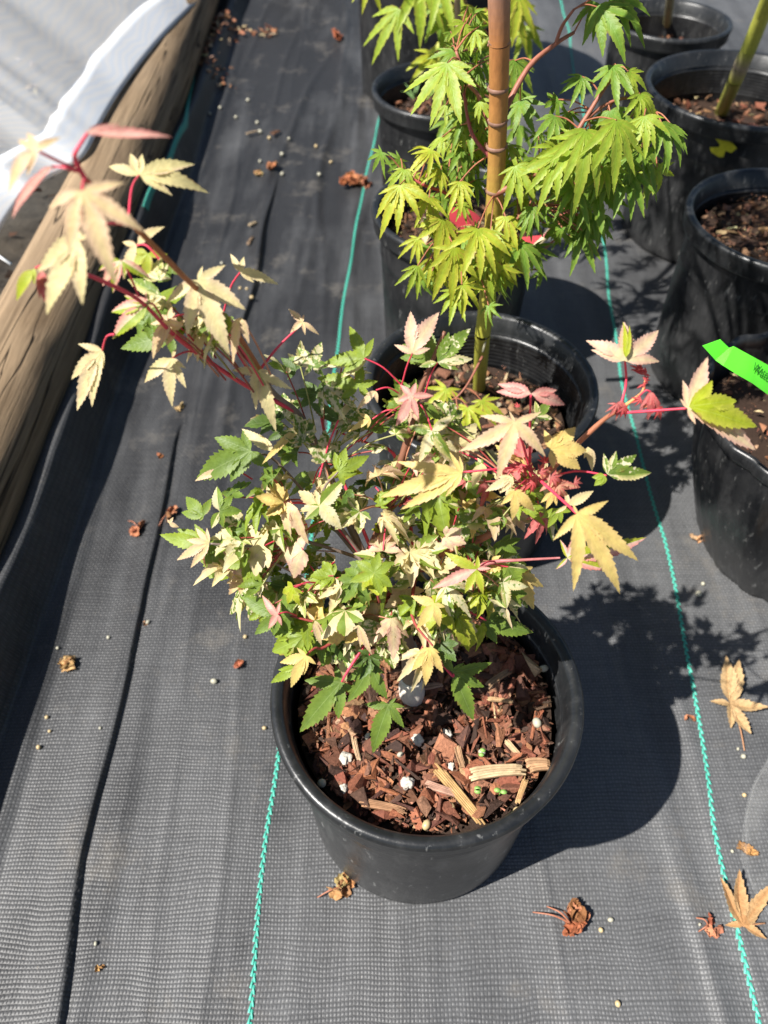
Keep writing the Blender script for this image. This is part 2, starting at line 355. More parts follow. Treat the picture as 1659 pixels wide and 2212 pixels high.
def add_leaf(mb, O, ex, ey, nz, tips, typ, droop=.25, fold=.35, wr=.30, teeth=9, r=R, sinus=.24, tilt=(0, 0), wav=.02):
    """a palmate leaf: tips are the lobe tips in the (ex, ey) plane of the leaf, O is where the petiole joins"""
    T = [(math.atan2(t[1], t[0]), math.hypot(t[0], t[1])) for t in tips]; T.sort()
    n = len(T)
    if n > 1:
        gaps = [((T[(i + 1) % n][0] - T[i][0]) % (2 * math.pi), i) for i in range(n)]
        k = (max(gaps)[1] + 1) % n; T = T[k:] + T[:k]
    Lmax = max(t[1] for t in T)
    ph = r.random() * 6
    def loc(x, y, wv):
        rr = math.hypot(x, y)
        z = -droop * rr * rr / Lmax + wv + tilt[0] * x + tilt[1] * y + wav * Lmax * math.sin(x / Lmax * 7 + ph) * math.sin(y / Lmax * 6 + ph * 2)
        return O + ex * x + ey * y + nz * z
    base = jit((1, 1, 1), r, .10)
    o_i = len(mb.v); mb.v.append(loc(0, 0, 0))
    prevside = None; same = r.random()
    for i, (a, L) in enumerate(T):
        u = (math.cos(a), math.sin(a)); p = (-u[1], u[0])
        W = wr * L * .5 * r.uniform(.88, 1.12)
        bend = r.uniform(-.10, .10)
        sides = []
        for sgn in (-1, 1):
            j = i + sgn
            ok = 0 <= j < n
            if ok:
                g = abs((T[j][0] - a) % (2 * math.pi)); g = min(g, 2 * math.pi - g)
                ok = g < 1.9
            if ok:
                s = sinus * min(L, T[j][1]); s = max(s, .12 * Lmax) if min(L, T[j][1]) > .3 * Lmax else s
                sides.append((s * math.cos(g / 2), s * math.sin(g / 2)))
            else: sides.append((.10 * L, .055 * L))
        nt_ = max(3, int(teeth * (.55 + .45 * L / Lmax)))
        # stations measured as q in 0..1 from the sinus to the tip, separately for each side
        qs = [0]
        for k in range(nt_):
            qs.append((k + .72) / nt_ * .96); qs.append((k + .97) / nt_ * .96)
        cen = []; ed = ([], [])
        amid = (sides[0][0] + sides[1][0]) / 2
        for q in qs:
            tc_ = amid + (L - amid) * q
            cen.append((tc_, 0))
        for si, (aa, bb) in enumerate(sides):
            for qi, q in enumerate(qs):
                tooth = 1.0 if qi == 0 else (1.10 + r.uniform(-.05, .06) if qi % 2 == 1 else .91 + r.uniform(-.04, .03))
                fw_ = .0 if qi % 2 == 0 else .35 / nt_ * (L - aa) * .5
                t_ = aa + (L - aa) * q + fw_
                w_ = bb * (1 - q) ** 1.9 + W * 2.5 * (q ** .72) * ((1 - q) ** 1.12)
                ed[si].append((min(t_, L * .985), w_ * tooth))
        def put(t_, w_, sg):
            bx = bend * L * (t_ / L) ** 2
            x = u[0] * t_ + p[0] * (w_ * sg + bx); y = u[1] * t_ + p[1] * (w_ * sg + bx)
            mb.v.append(loc(x, y, fold * w_)); return len(mb.v) - 1
        ci = [put(t_, 0, 0) for t_, _ in cen]
        tip = put(L, 0, 0)
        for si, sg in enumerate((-1, 1)):
            cm, ce, spk, c2 = leafcol(typ, i, n, sg, r)
            cm = tuple(x * y for x, y in zip(cm, base)); ce = tuple(x * y for x, y in zip(ce, base))
            cm4 = cm + (spk,); ce4 = ce + (spk,); c24 = tuple(c2) + (1,)
            ei = [put(t_, w_, sg) for t_, w_ in ed[si]]
            def fc(ids, us, vs, mids):
                if sg < 0: ids = ids[::-1]; us = us[::-1]; vs = vs[::-1]; mids = mids[::-1]
                mb.face(tuple(ids), [cm4 if q_ else ce4 for q_ in mids], [c24] * len(ids), [(a_, b_) for a_, b_ in zip(us, vs)])
            fc([o_i, ci[0], ei[0]], [0, 0, .4], [0, .1, .1], [1, 1, 1])
            for k in range(len(ci) - 1):
                v0 = cen[k][0] / L; v1 = cen[k + 1][0] / L
                fc([ci[k], ci[k + 1], ei[k + 1], ei[k]], [0, 0, 1, 1], [v0, v1, v1, v0], [1, 1, 0, 0])
            fc([ci[-1], tip, ei[-1]], [0, 0, 1], [cen[-1][0] / L, 1, 1], [1, 0, 0])

def hero(mb, J, tips, typ, d, **kw):
    """leaf laid out in the plane square to the view at depth d"""
    O = P(J[0], J[1], d); s = d / K
    t2 = [((x - J[0]) * s, -(y - J[1]) * s) for x, y in tips]
    add_leaf(mb, O, rt, up, -fw, t2, typ, **kw)
    return O
def frame(nrm, axis):
    nrm = nrm.normalized(); ey = (axis - nrm * axis.dot(nrm)).normalized(); ex = ey.cross(nrm); return ex, ey, nrm
def template(L, r, n=5, spread=1.0, narrow=1.0):
    if n == 5: A = [-88, -44, 0, 44, 88]; Q = [.52, .84, 1, .84, .52]
    elif n == 7: A = [-118, -78, -38, 0, 38, 78, 118]; Q = [.36, .66, .92, 1, .92, .66, .36]
    else: A = [-50, 0, 50]; Q = [.75, 1, .75]
    out = []
    for a, q in zip(A, Q):
        a = math.radians(a * spread + r.uniform(-7, 7) + 90); l = L * q * r.uniform(.88, 1.1)
        out.append((math.cos(a) * l, math.sin(a) * l))
    return out

# ================================================================== the setting
def smooth(a, b, x):
    t = np.clip((x - a) / (b - a), 0, 1); return t * t * (3 - 2 * t)
def poly(pts, y):
    pts = sorted((p[1], p[0]) for p in pts); return np.interp(y, [p[0] for p in pts], [p[1] for p in pts])
rs = np.random.RandomState(4)
WR = [(-.325, -.2), (-.324, .09), (-.336, .24), (-.339, .39), (-.336, .565), (-.345, .73), (-.346, .93), (-.300, 1.02), (-.255, 1.2), (-.25, 1.35)]
WR2 = [(-.30, .75), (-.285, 1.0), (-.27, 1.2), (-.262, 1.5), (-.262, 1.9)]
ridges = []
for k in range(64):
    ridges.append((rs.uniform(-.45, 1.1), rs.uniform(-.3, 3.2), rs.uniform(.25, .9), rs.uniform(.004, .014), rs.uniform(.0006, .0026), rs.uniform(-.10, .10)))
for k in range(16): ridges.append((rs.uniform(-.43, .05), rs.uniform(1.1, 3.0), rs.uniform(.3, .8), rs.uniform(.006, .014), rs.uniform(.003, .006), rs.uniform(-.05, .16)))
for k in range(6): ridges.append((rs.uniform(.05, .42), rs.uniform(-.1, .5), rs.uniform(.2, .5), rs.uniform(.004, .008), rs.uniform(.002, .0035), rs.uniform(-.12, .02)))
def fabric_z(x, y):
    x = np.asarray(x, float); y = np.asarray(y, float)
    z = .002 * np.sin(x * 13 + 1) * np.sin(y * 5) + .0015 * np.sin(x * 31 + y * 4)
    for (cx, cy, ly, wd, A, sl_) in ridges:
        A = A * .75
        xc = cx + sl_ * (y - cy) + .006 * np.sin(y * 9 + cx * 40)
        z = z + A * np.exp(-((x - xc) / wd) ** 2) * np.exp(-((y - cy) / ly) ** 2)
    f = poly(WR, y) + .003 * np.sin(y * 19)
    fade = 1 - smooth(.85, 1.02, y)
    z = z + fade * .0105 * smooth(-.05, 0, x - f) * (1 - smooth(0, .0025, x - f)) * .62 - fade * .002 * np.exp(-((x - f - .004) / .004) ** 2)
    f2 = poly(WR2, y) + .004 * np.sin(y * 15); fd = smooth(1.05, 1.2, y) * (1 - smooth(1.6, 1.9, y))
    z = z + fd * .009 * smooth(-.04, 0, x - f2 + .0) * (1 - smooth(0, .006, x - f2))
    # the cloth is pulled up against the pole along its left edge
    h = .080 * (1 - .45 * smooth(1.6, 2.3, y)) * (1 + .08 * np.sin(y * 6.1) + .05 * np.sin(y * 17))
    e1 = -.488 + .004 * np.sin(y * 11)
    z = z + h * (1 - smooth(-.500, e1 + .022, x)) - .022 * (1 - smooth(-.550, -.506, x))
    # overlapping raw edge near the foot of the upstand
    fe = -.452 + .010 * np.sin(y * 3.1 + 1) ; z = z + .006 * smooth(-.02, 0, -(x - fe)) * (1 - smooth(.5, 1.0, (y - 1.5) / 1.5))
    return z
def build_ground():
    xs = np.concatenate([np.arange(-.575, -.42, .003), np.arange(-.42, -.365, .0045), np.arange(-.365, -.235, .0016), np.arange(-.235, .55, .0045), np.arange(.55, 1.3, .015), np.arange(1.3, 3.2, .12)])
    ys = np.concatenate([np.arange(-.6, 1.6, .012), np.arange(1.6, 3.6, .03), np.arange(3.6, 9, .3)])
    X, Y = np.meshgrid(xs, ys); Z = fabric_z(X, Y)
    vs = np.stack([X.ravel(), Y.ravel(), Z.ravel()], 1); nx = len(xs)
    idx = np.arange(len(xs) * len(ys)).reshape(len(ys), nx)
    fs = np.stack([idx[:-1, :-1].ravel(), idx[:-1, 1:].ravel(), idx[1:, 1:].ravel(), idx[1:, :-1].ravel()], 1)
    me = bpy.data.meshes.new('ground'); me.from_pydata(vs.tolist(), [], fs.tolist()); me.update()
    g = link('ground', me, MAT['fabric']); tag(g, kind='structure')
    m, nt, bs, out = newmat('bare_soil')
    n = NOISE(nt, 14, 6, .7, COORD(nt)); n2 = NOISE(nt, 1.2, 3, .6, COORD(nt))
    c = MIX(nt, MR(nt, n, .35, .7), (.05, .033, .02), (.30, .24, .17)); c = MIX(nt, MR(nt, n2, .4, .6, 0, .6), c, (.26, .25, .22))
    nt.links.new(c, bs.inputs['Base Color']); bs.inputs['Roughness'].default_value = .95; BUMP(nt, n, bs, .8, .02)
    me = pymesh('terrain', [(-80, -80, -.03), (80, -80, -.03), (80, 160, -.03), (-80, 160, -.03)], [(0, 1, 2, 3)])
    tag(link('terrain', me, m), kind='structure')
    # woven-in teal marker yarns
    lines = [[(-.136, -.15), (-.136, .10), (-.136, .27), (-.131, .37), (-.112, .65), (-.094, .926), (-.084, 1.2), (-.078, 1.29), (-.049, 1.71), (-.005, 2.14), (.06, 2.8), (.1, 3.6)],
             [(.362, -.15), (.366, .096), (.370, .162), (.374, .272), (.399, .452), (.419, .688), (.421, .85), (.430, 1.05), (.456, 1.30), (.487, 1.54), (.55, 2.1), (.579, 2.51), (.611, 2.74), (.66, 3.6)]]
    cl = [(-.496, 1.50), (-.494, 1.96), (-.54, 2.4), (-.592, 2.86), (-.60, 3.3)]
    for li, L in enumerate(lines + [cl]):
        mb = MB(); pts = []
        ysamp = np.arange(min(p[1] for p in L), max(p[1] for p in L), .0052)
        xc = np.interp(ysamp, [p[1] for p in L], [p[0] for p in L]) + .0014 * np.sin(ysamp * 23)
        w_ = .0019 if li < 2 else .0032
        for k, (y0, x0) in enumerate(zip(ysamp, xc)):
            sg = 1 if k % 2 else -1; x1 = x0 + sg * w_ * .55
            b = len(mb.v); hl = .0046
            for (dx, dy, dz) in ((-.9 * w_, -hl * .8, .0004), (.5 * w_, -hl, .0004), (.9 * w_, hl * .8, .0004), (-.5 * w_, hl, .0004), (-.2 * w_, -hl * .5, .0013), (.3 * w_, -hl * .5, .0021), (.2 * w_, hl * .5, .0013), (-.3 * w_, hl * .5, .0013)):
                xx = x1 + dx + sg * (-dy) * .18; yy = y0 + dy
                z0 = float(fabric_z(xx, yy)) if li < 2 else float(fabric_z(xx, yy)) + .004
                mb.v.append((xx, yy, z0 + dz))
            for f in ((4, 5, 6, 7), (0, 1, 5, 4), (1, 2, 6, 5), (2, 3, 7, 6), (3, 0, 4, 7)): mb.face(tuple(b + q for q in f))
        o = mb.build('marker_yarn', MAT['teal'], g)
        o['kind'] = 'structure'
    return g
ground = build_ground()

# ------------------------------------------------------------------ pole, curtain
def build_pole():
    root = empty('wooden_pole', (-.59, 1.5, 0)); tag(root, 'round weathered wooden pole lying along the left edge beside the black cloth', 'pole')
    seg, ys = 96, np.arange(-.6, 3.75, .02); vs = []; fs = []
    for y in ys:
        for k in range(seg):
            a = 2 * math.pi * k / seg
            r = .081 * (1 + .02 * math.sin(3 * a + y * 1.3) + .012 * mnoise.noise(Vector((math.cos(a) * 4, y * 2, math.sin(a) * 4))))
            for (ky, ka, kr) in ((.95, .9, .006), (1.25, .6, .005), (1.72, 1.0, .006), (2.25, .8, .005), (.45, 1.2, .005)):
                dd = ((y - ky) / .05) ** 2 + ((a - ka) / .4) ** 2; r += kr * math.exp(-dd)
            vs.append((-.608 + .012 * math.sin(y * .9) + r * math.cos(a) - .018 * max(0, y - 2.0), y, .080 + r * math.sin(a)))
    n = len(ys)
    for i in range(n - 1):
        for k in range(seg):
            fs.append((i * seg + k, (i + 1) * seg + k, (i + 1) * seg + (k + 1) % seg, i * seg + (k + 1) % seg))
    fs.append(tuple(range(seg))); fs.append(tuple((n - 1) * seg + k for k in reversed(range(seg))))
    link('log', pymesh('log', vs, fs), MAT['log'], root)
build_pole()
def build_curtain():
    root = empty('shade_curtain', (-.7, 2.2, .1)); tag(root, 'sheer white mesh curtain with an opaque hem hanging over the wooden pole', 'curtain')
    def onlog(px, py, zg):
        r_ = ray(px, py)
        for i in range(3000):
            q = CAM + r_ * (.8 + i * .001)
            if math.hypot(q.x + .608 + .018 * max(0, q.y - 2), q.z - .080) < .091 or q.z < zg: return q
        return q
    hem = [onlog(px, py, .05) for px, py in ((500, -75), (432, 0), (345, 82), (252, 205), (206, 290), (188, 340), (122, 378), (60, 402), (-2, 500), (-60, 600), (-160, 760))]
    pts = []
    for i in range(len(hem) - 1):
        for k in range(14): pts.append(hem[i].lerp(hem[i + 1], k / 14))
    pts.append(hem[-1]); n = len(pts)
    # smooth the path
    for _ in range(60): pts = [pts[0]] + [(pts[i - 1] + pts[i] * 2 + pts[i + 1]) / 4 for i in range(1, n - 1)] + [pts[-1]]
    def surf(i, h):
        p = pts[i]; t = (pts[min(i + 1, n - 1)] - pts[max(i - 1, 0)]).normalized(); side = Vector((-.96, .28, 0))
        amp = min(1, h / .35)
        s = i * .21
        off = .05 * amp * (math.sin(s * 1.1) * .6 + math.sin(s * 2.3 + 1) * .45 + math.sin(s * 3.9 + h * 3) * .22) + 1.5 * h
        return p + side * off + Vector((0, 0, h)) 
    def sheet(hs, name, mat):
        vs = [surf(i, h) for h in hs for i in range(n)]; fs = [(a * n + i, a * n + i + 1, (a + 1) * n + i + 1, (a + 1) * n + i) for a in range(len(hs) - 1) for i in range(n - 1)]
        return link(name, pymesh(name, vs, fs), mat, root)
    hm = [0, .006, .014, .024, .036, .048]
    o = sheet(hm, 'hem', MAT['hem']); md = o.modifiers.new('t', 'SOLIDIFY'); md.thickness = .003
    sheet([.0485] + [.0485 + .03 * k for k in range(1, 20)], 'mesh_panel', MAT['mesh'])
build_curtain()

# ------------------------------------------------------------------ pots
def lathe(profile, seg=96, wob=0.0, cx=0, cy=0, seed=0):
    vs = []; fs = []
    for (r, z) in profile:
        for k in range(seg):
            a = 2 * math.pi * k / seg
            rr = r * (1 + wob * (math.sin(2 * a + seed) * .6 + math.sin(3 * a + seed * 2) * .4)) 
            vs.append((cx + rr * math.cos(a), cy + rr * math.sin(a), z))
    n = len(profile)
    for i in range(n - 1):
        for k in range(seg): fs.append((i * seg + k, i * seg + (k + 1) % seg, (i + 1) * seg + (k + 1) % seg, (i + 1) * seg + k))
    return vs, fs
def pot(cx, cy, Rr, H, Rb, label, name='nursery_pot', wob=.004, seed=0, mat=None):
    root = empty(name, (cx, cy, 0)); tag(root, label, 'plant pot')
    k = Rr / .14; rw = Rr - .013 * k
    pr = [(.001, .004), (Rb * .7, .004), (Rb - .012, .003), (Rb - .004, .0045), (Rb, .010)]
    nst = 14
    for i in range(1, nst + 1):
        t = i / nst; r = Rb + (rw - Rb) * t; z = .010 + (H - .030 - .010) * t
        pr.append((r, z))
        if i == nst - 3: pr += [(r + .0012, z + .002), (r + .0014, z + .006)]
    ti = .0028                         # wall thickness
    pr.append((rw - ti, H - .024))
    zb = H - .03
    for i in range(1, 9):              # moulded rings inside the lip
        z = zb - i * .006; r = Rb + (rw - Rb) * (z / (H - .03)) - ti
        pr += [(r, z + .003), (r - .0011, z + .0012), (r, z - .0005)]
    z = .12; pr.append((Rb + (rw - Rb) * (z / (H - .03)) - ti, z)); pr.append((.001, .11))
    vs, fs = lathe(pr, 112, wob, cx, cy, seed); link('wall', pymesh('wall', vs, fs), mat or MAT['pot'], root)
    rl = .0225
    rp = [(rw + .0004, H - .0305), (rw + .006, H - .0310), (Rr - .0035, H - .0295), (Rr - .0026, H - .026), (Rr - .0026, H - .014), (Rr - .0008, H - .010), (Rr, H - .006), (Rr - .0012, H - .0016), (Rr - .0045, H), (Rr - .009, H - .0006),
          (Rr - .0125, H - .004), (rw - ti + .001, H - .0225), (rw - ti - .0008, H - .026)]
    vs, fs = lathe(rp, 128, wob, cx, cy, seed); link('rim', pymesh('rim', vs, fs), MAT['rim'], root)
    return root
def hull_chunk(mb, c, dims, rot, col, r, npt=11):
    bm = bmesh.new()
    for k in range(npt):
        v = Vector((r.uniform(-1, 1), r.uniform(-1, 1), r.uniform(-1, 1)))
        v = v / max(abs(v.x), abs(v.y), abs(v.z)) * r.uniform(.7, 1.0)
        bm.verts.new((v.x * dims[0] * .5, v.y * dims[1] * .5, v.z * dims[2] * .5))
    res = bmesh.ops.convex_hull(bm, input=bm.verts[:])
    for v in [v for v in bm.verts if not v.link_faces]: bm.verts.remove(v)
    bm.verts.index_update(); b = len(mb.v)
    for v in bm.verts: mb.v.append(Vector(c) + rot @ v.co)
    c4 = tuple(col) + (0,)
    for f in bm.faces: mb.face(tuple(b + v.index for v in f.verts), [c4] * len(f.verts))
    bm.free()
def rrot(r, flat=.5):
    return Matrix.Rotation(r.uniform(0, 6.28), 3, 'Z') @ Matrix.Rotation(r.gauss(0, flat), 3, 'X') @ Matrix.Rotation(r.gauss(0, flat), 3, 'Y')
def mulch(cx, cy, Rs, z0, label, n, seed, red=1.0, big=1.0, pale=.025):
    r = random.Random(seed); mb = MB()
    # lumpy bed under the chips
    rings, seg = 12, 40; b = len(mb.v)
    for i in range(rings + 1):
        for k in range(seg):
            a = 2 * math.pi * k / seg; rr = Rs * i / rings
            mb.v.append(Vector((cx + rr * math.cos(a), cy + rr * math.sin(a), z0 - .006 + .004 * mnoise.noise(Vector((rr * math.cos(a) * 40, rr * math.sin(a) * 40, seed))))))
    dk = (.035, .02, .013, 0)
    for i in range(rings):
        for k in range(seg): mb.face((b + i * seg + k, b + i * seg + (k + 1) % seg, b + (i + 1) * seg + (k + 1) % seg, b + (i + 1) * seg + k), [dk] * 4)
    for q in range(n):
        a = r.uniform(0, 6.283); rr = Rs * math.sqrt(r.random()) * .97; t = r.random()
        if t < .30: L = r.uniform(.012, .026) * big; dims = (L, L * r.uniform(.5, .85), L * r.uniform(.25, .5))
        elif t < .55: L = r.uniform(.015, .034) * big; dims = (L, L * r.uniform(.10, .22), L * r.uniform(.08, .18))
        elif t < .70: L = r.uniform(.010, .022) * big; dims = (L, L * r.uniform(.06, .12), L * r.uniform(.05, .1))
        else: L = r.uniform(.003, .010); dims = (L, L * r.uniform(.3, .9), L * r.uniform(.2, .5))
        rr = min(rr, Rs - dims[0] * .45)
        base = r.choice([(.25, .095, .050), (.20, .075, .042), (.31, .13, .070), (.12, .05, .03), (.28, .12, .065), (.05, .028, .02), (.22, .10, .06), (.09, .045, .03)])
        if r.random() < pale: base = r.choice([(.50, .34, .19), (.42, .25, .13)])
        base = (base[0] * (.55 + .45 * red), base[1], base[2])
        hull_chunk(mb, (cx + rr * math.cos(a), cy + rr * math.sin(a), z0 + r.uniform(-.006, .006)), dims, rrot(r, .48), jit(base, r, .2), r, 9)
    for q in range(int(n * .7)):                    # fines between the chips
        a = r.uniform(0, 6.283); rr = Rs * math.sqrt(r.random()) * .98; L = r.uniform(.0015, .0045)
        hull_chunk(mb, (cx + rr * math.cos(a), cy + rr * math.sin(a), z0 + r.uniform(.001, .0075)), (L * r.uniform(1, 2.6), L * .6, L * .5), rrot(r, .6), jit(r.choice([(.20, .08, .045), (.08, .04, .025), (.30, .15, .085), (.13, .06, .035)]), r, .2), r, 7)
    o = mb.build('bark_mulch', MAT['bark'], None, False); tag(o, label, 'mulch', None, 'stuff'); return o
AX, AY, RH = .037, .311, .274
pot(AX, AY, .14, RH, .121, 'large black plastic pot in the foreground holding the cream and green variegated maple', seed=1, wob=.006, mat=m_plastic('scuffed_pot_plastic', 1.7, (.010, .0105, .0115)))
BX, BY = .122, .729
pot(BX, BY, .1465, RH, .122, 'black plastic pot right behind the foreground pot, with the thick trunked green maple', seed=3)
CX, CY = .125, 1.155
pot(CX, CY, .143, RH, .120, 'black plastic pot with red tags and green leaves hanging over it, third from the front', seed=5)
DX, DY = .126, 1.626
pot(DX, DY, .147, RH, .122, 'black plastic pot with a grass tuft inside, second from the back of the middle row', seed=7)
EX, EY = .15, 2.34
pot(EX, EY, .235, .42, .205, 'largest black pot at the far end of the middle row, rim above the picture', seed=2)
FX, FY = .676, 2.01
pot(FX, FY, .142, RH, .12, 'black pot at the top right with a single thin grey stem', seed=9)
GX, GY = .70, 1.555
pot(GX, GY, .188, .30, .165, 'wide black pot with a yellow sticker and a leaning yellow green trunk', seed=4)
HX, HY = .622, 1.07
pot(HX, HY, .157, .30, .137, 'black pot at the right edge full of dark bark, below the stickered pot', seed=6)
pot(1.14, 2.12, .145, RH, .122, 'black pot cut off by the top right corner', seed=12)
pot(-.33, 3.50, .15, RH, .125, 'black pot at the far end of the wooden pole, only its foot in view', seed=13)
IX, IY = .56, .70
def grow_bag():
    root = empty('grow_bag', (.59, .68, 0)); tag(root, 'soft wrinkled black grow bag cut by the right edge, with the green tag in it', 'grow bag')
    seg = 160
    def ring(z, dr=0.0, w=1.0):
        t = z / .25; cx = .597 + (IX - .597) * t; cy = .678 + (IY - .678) * t; R_ = .123 + .034 * math.sin(min(1, t * 1.1) * math.pi / 2) - .006 * max(0, t - .7) + dr; out = []
        for k_ in range(seg):
            a = 2 * math.pi * k_ / seg; n1_ = mnoise.noise(Vector((math.cos(a) * 5, math.sin(a) * 5, z * 4))); n2_ = mnoise.noise(Vector((math.cos(a) * 16, math.sin(a) * 16, z * 7 + 5)))
            rr = R_ * (1 + w * (.045 * n1_ + .020 * n2_)) ; out.append((cx + rr * math.cos(a), cy + rr * math.sin(a), z))
        return out
    zs = [.001, .004] + [.01 + .01 * i for i in range(24)] + [.248]
    vs = []; 
    for z in zs: vs += ring(z, -.004 if z == .001 else 0)
    for z in (.246, .22, .19, .15): vs += ring(z, -.0035)
    n = len(zs) + 4; fs = [(i * seg + k_, i * seg + (k_ + 1) % seg, (i + 1) * seg + (k_ + 1) % seg, (i + 1) * seg + k_) for i in range(n - 1) for k_ in range(seg)]
    link('wall', pymesh('wall', vs, fs), MAT['pot'], root)
    prof = [(.001, .232), (.0035, .234), (.0042, .242), (.003, .250), (-.001, .2525), (-.005, .250), (-.006, .240), (-.0048, .234)]
    vs = []
    for dr, z in prof: vs += ring(z, dr)
    fs = [(i * seg + k_, i * seg + (k_ + 1) % seg, (i + 1) * seg + (k_ + 1) % seg, (i + 1) * seg + k_) for i in range(len(prof) - 1) for k_ in range(seg)]
    link('folded_rim', pymesh('folded_rim', vs, fs), MAT['pot'], root)
grow_bag()
mulch(AX, AY, .119, .236, 'coarse reddish bark chips filling the foreground pot', 1500, 11, 1.0, 1.22)
mulch(BX, BY, .117, .205, 'pale bark mix in the pot behind the foreground one', 420, 12, .6, .9, .25)
mulch(CX, CY, .117, .222, 'brown bark mix with red scraps in the third pot', 380, 13, .6, .9, .2)
mulch(DX, DY, .120, .215, 'shaded bark mix around the grass tuft', 260, 14, .7, 1, .15)
mulch(FX, FY, .117, .20, 'bark mix around the thin grey stem at the top right', 160, 15, .7, 1, .15)
mulch(GX, GY, .160, .215, 'bark mix around the leaning yellow green trunk', 320, 16, .8, 1, .2)
mulch(HX, HY, .128, .262, 'dark shaded bark filling the pot at the right edge', 560, 17, .55, .9, .1)
mulch(IX, IY, .138, .215, 'bark and grit in the pot with the green tag', 240, 18, .8, .9, .3)

# ------------------------------------------------------------------ the variegated maple
RB = (.30, .055, .045, 0); PK = (.62, .05, .09, 0); BRN = (.20, .085, .05, 0); OBR = (.36, .12, .05, 0); GRY = (.20, .15, .12, 0)
def main_maple():
    r = random.Random(21); root = empty('variegated_maple', (AX, AY + .03, .236))
    tag(root, 'small maple with cream, pink and green variegated leaves in the foreground pot', 'tree')
    base = G(889, 1505, .238)
    tr = MB(); c0 = P(872, 1375, .565)
    c0 = base + Vector((-.004, .012, .075))
    tr.tube([base + Vector((0, 0, -.02)), base + Vector((0, .002, .012)), base + Vector((-.001, .006, .04)), c0], [.0125, .0115, .0085, .007], (.26, .20, .15, 0), 12, 5, True, .12)
    tr.build('trunk', MAT['stem'], root)
    wp = MB(); wp.tube([base + Vector((.001, -.0005, -.004)), base + Vector((0, 0, .010)), base + Vector((-.001, .002, .022)), base + Vector((-.001, .003, .030))], [.0108, .0120, .0112, .0098], (.70, .64, .54, 0), 16, 5, True, .10)
    wp.build('graft_wrap', MAT['stem'], root)
    br = MB()
    def B(pts, r0, r1, col, first=None):
        q = [P(*p) if not isinstance(p, Vector) else p for p in pts]
        if first is not None: q = [first] + q
        n = len(q); br.tube(q, [r0 + (r1 - r0) * i / (n - 1) for i in range(n)], col, 7, 5, True, .12); return q
    n1 = P(845, 1290, .60); n2 = P(790, 1210, .60); n3 = P(900, 1230, .59)
    B([n1], .0060, .0052, GRY, c0); B([n2], .0050, .0042, GRY, n1); B([n3], .0050, .004, GRY, n1)
    B([(745, 1110, .59), (700, 1000, .57), (672, 940, .56), (640, 890, .55), (590, 850, .53), (563, 800, .51)], .0034, .0021, GRY, n2)
    B([(490, 690, .46), (395, 595, .41), (292, 490, .36), (230, 430, .33), (183, 385, .31)], .0019, .0013, OBR, P(560, 798, .50))
    B([(163, 345, .305), (166, 325, .30), (190, 288, .30)], .0011, .0007, PK, P(183, 385, .31))
    B([(150, 360, .305), (85, 328, .30)], .0008, .0006, PK, P(175, 372, .308)); B([(140, 362, .31), (112, 360, .31)], .0007, .0005, PK, P(165, 370, .308))
    B([(530, 832, .51), (430, 765, .47), (370, 718, .44), (300, 648, .41), (205, 600, .38), (163, 588, .37)], .0017, .0009, PK, P(640, 890, .55))
    B([(520, 760, .50), (492, 715, .49), (450, 660, .47), (425, 610, .45)], .0016, .0009, RB, P(560, 800, .51))
    B([(600, 750, .50), (650, 702, .50)], .0010, .0006, PK, P(562, 798, .505))
    b4 = B([(838, 1100, .58), (862, 1010, .56), (880, 950, .55), (893, 900, .54), (905, 850, .53), (932, 785, .52), (961, 716, .51)], .0036, .0013, BRN, n2)
    b5 = B([(965, 1190, .58), (1065, 1150, .56), (1150, 1055, .54), (1220, 985, .52), (1300, 910, .50), (1335, 888, .49)], .0036, .0014, (.34, .13, .07, 0), n3)
    B([(1400, 888, .475), (1440, 885, .47), (1484, 882, .465)], .0010, .0007, PK, P(1330, 893, .49))
    B([(1352, 830, .49), (1350, 780, .48)], .0009, .0007, PK, P(1338, 885, .49)); B([(1372, 860, .485), (1388, 845, .485), (1395, 815, .485)], .0012, .0006, ORG + (0,), P(1342, 882, .49))
    B([(1015, 1225, .57), (1070, 1213, .56), (1120, 1210, .55), (1210, 1205, .52)], .0026, .0007, (.36, .12, .12, 0), n3)
    B([(1130, 1005, .53), (1175, 1045, .50), (1245, 1108, .465)], .0011, .0010, PK, P(1150, 1050, .54))
    B([(1000, 1020, .51)], .0009, .0007, PK, P(1130, 1008, .53)); B([(1130, 960, .51), (1112, 915, .48)], .0010, .0007, PK, P(1150, 1040, .54))
    B([(1145, 905, .49), (1147, 852, .47)], .0010, .0007, PK, P(1145, 1000, .53)); B([(1240, 1018, .515), (1310, 1027, .495)], .0009, .0006, PK, P(1165, 1040, .53))
    for pts in [[(690, 1100, .57), (620, 1085, .57), (560, 1075, .565)], [(640, 1165, .57), (560, 1178, .56), (500, 1178, .55), (455, 1174, .545)], [(690, 1260, .57), (640, 1240, .57), (560, 1200, .56)],
                [(760, 1330, .57), (700, 1345, .565), (625, 1330, .56)], [(720, 1385, .57), (680, 1400, .56), (662, 1415, .555)], [(860, 1000, .57), (800, 960, .57), (735, 935, .56)], [(620, 1020, .58), (560, 980, .56)],
                [(960, 1300, .57), (1010, 1320, .58), (1050, 1340, .59)], [(890, 1330, .56), (935, 1395, .54)], [(820, 1300, .56), (812, 1240, .54)], [(700, 930, .57), (730, 908, .56)], [(770, 1420, .58), (738, 1473, .58)], [(960, 1440, .60), (980, 1455, .60)], [(700, 1080, .56), (730, 1020, .545)]]:
        B(pts, .0016, .0007, r.choice([PK, RB, GRY]), r.choice([n1, n2, n3]))
    lf = MB(); pt = br
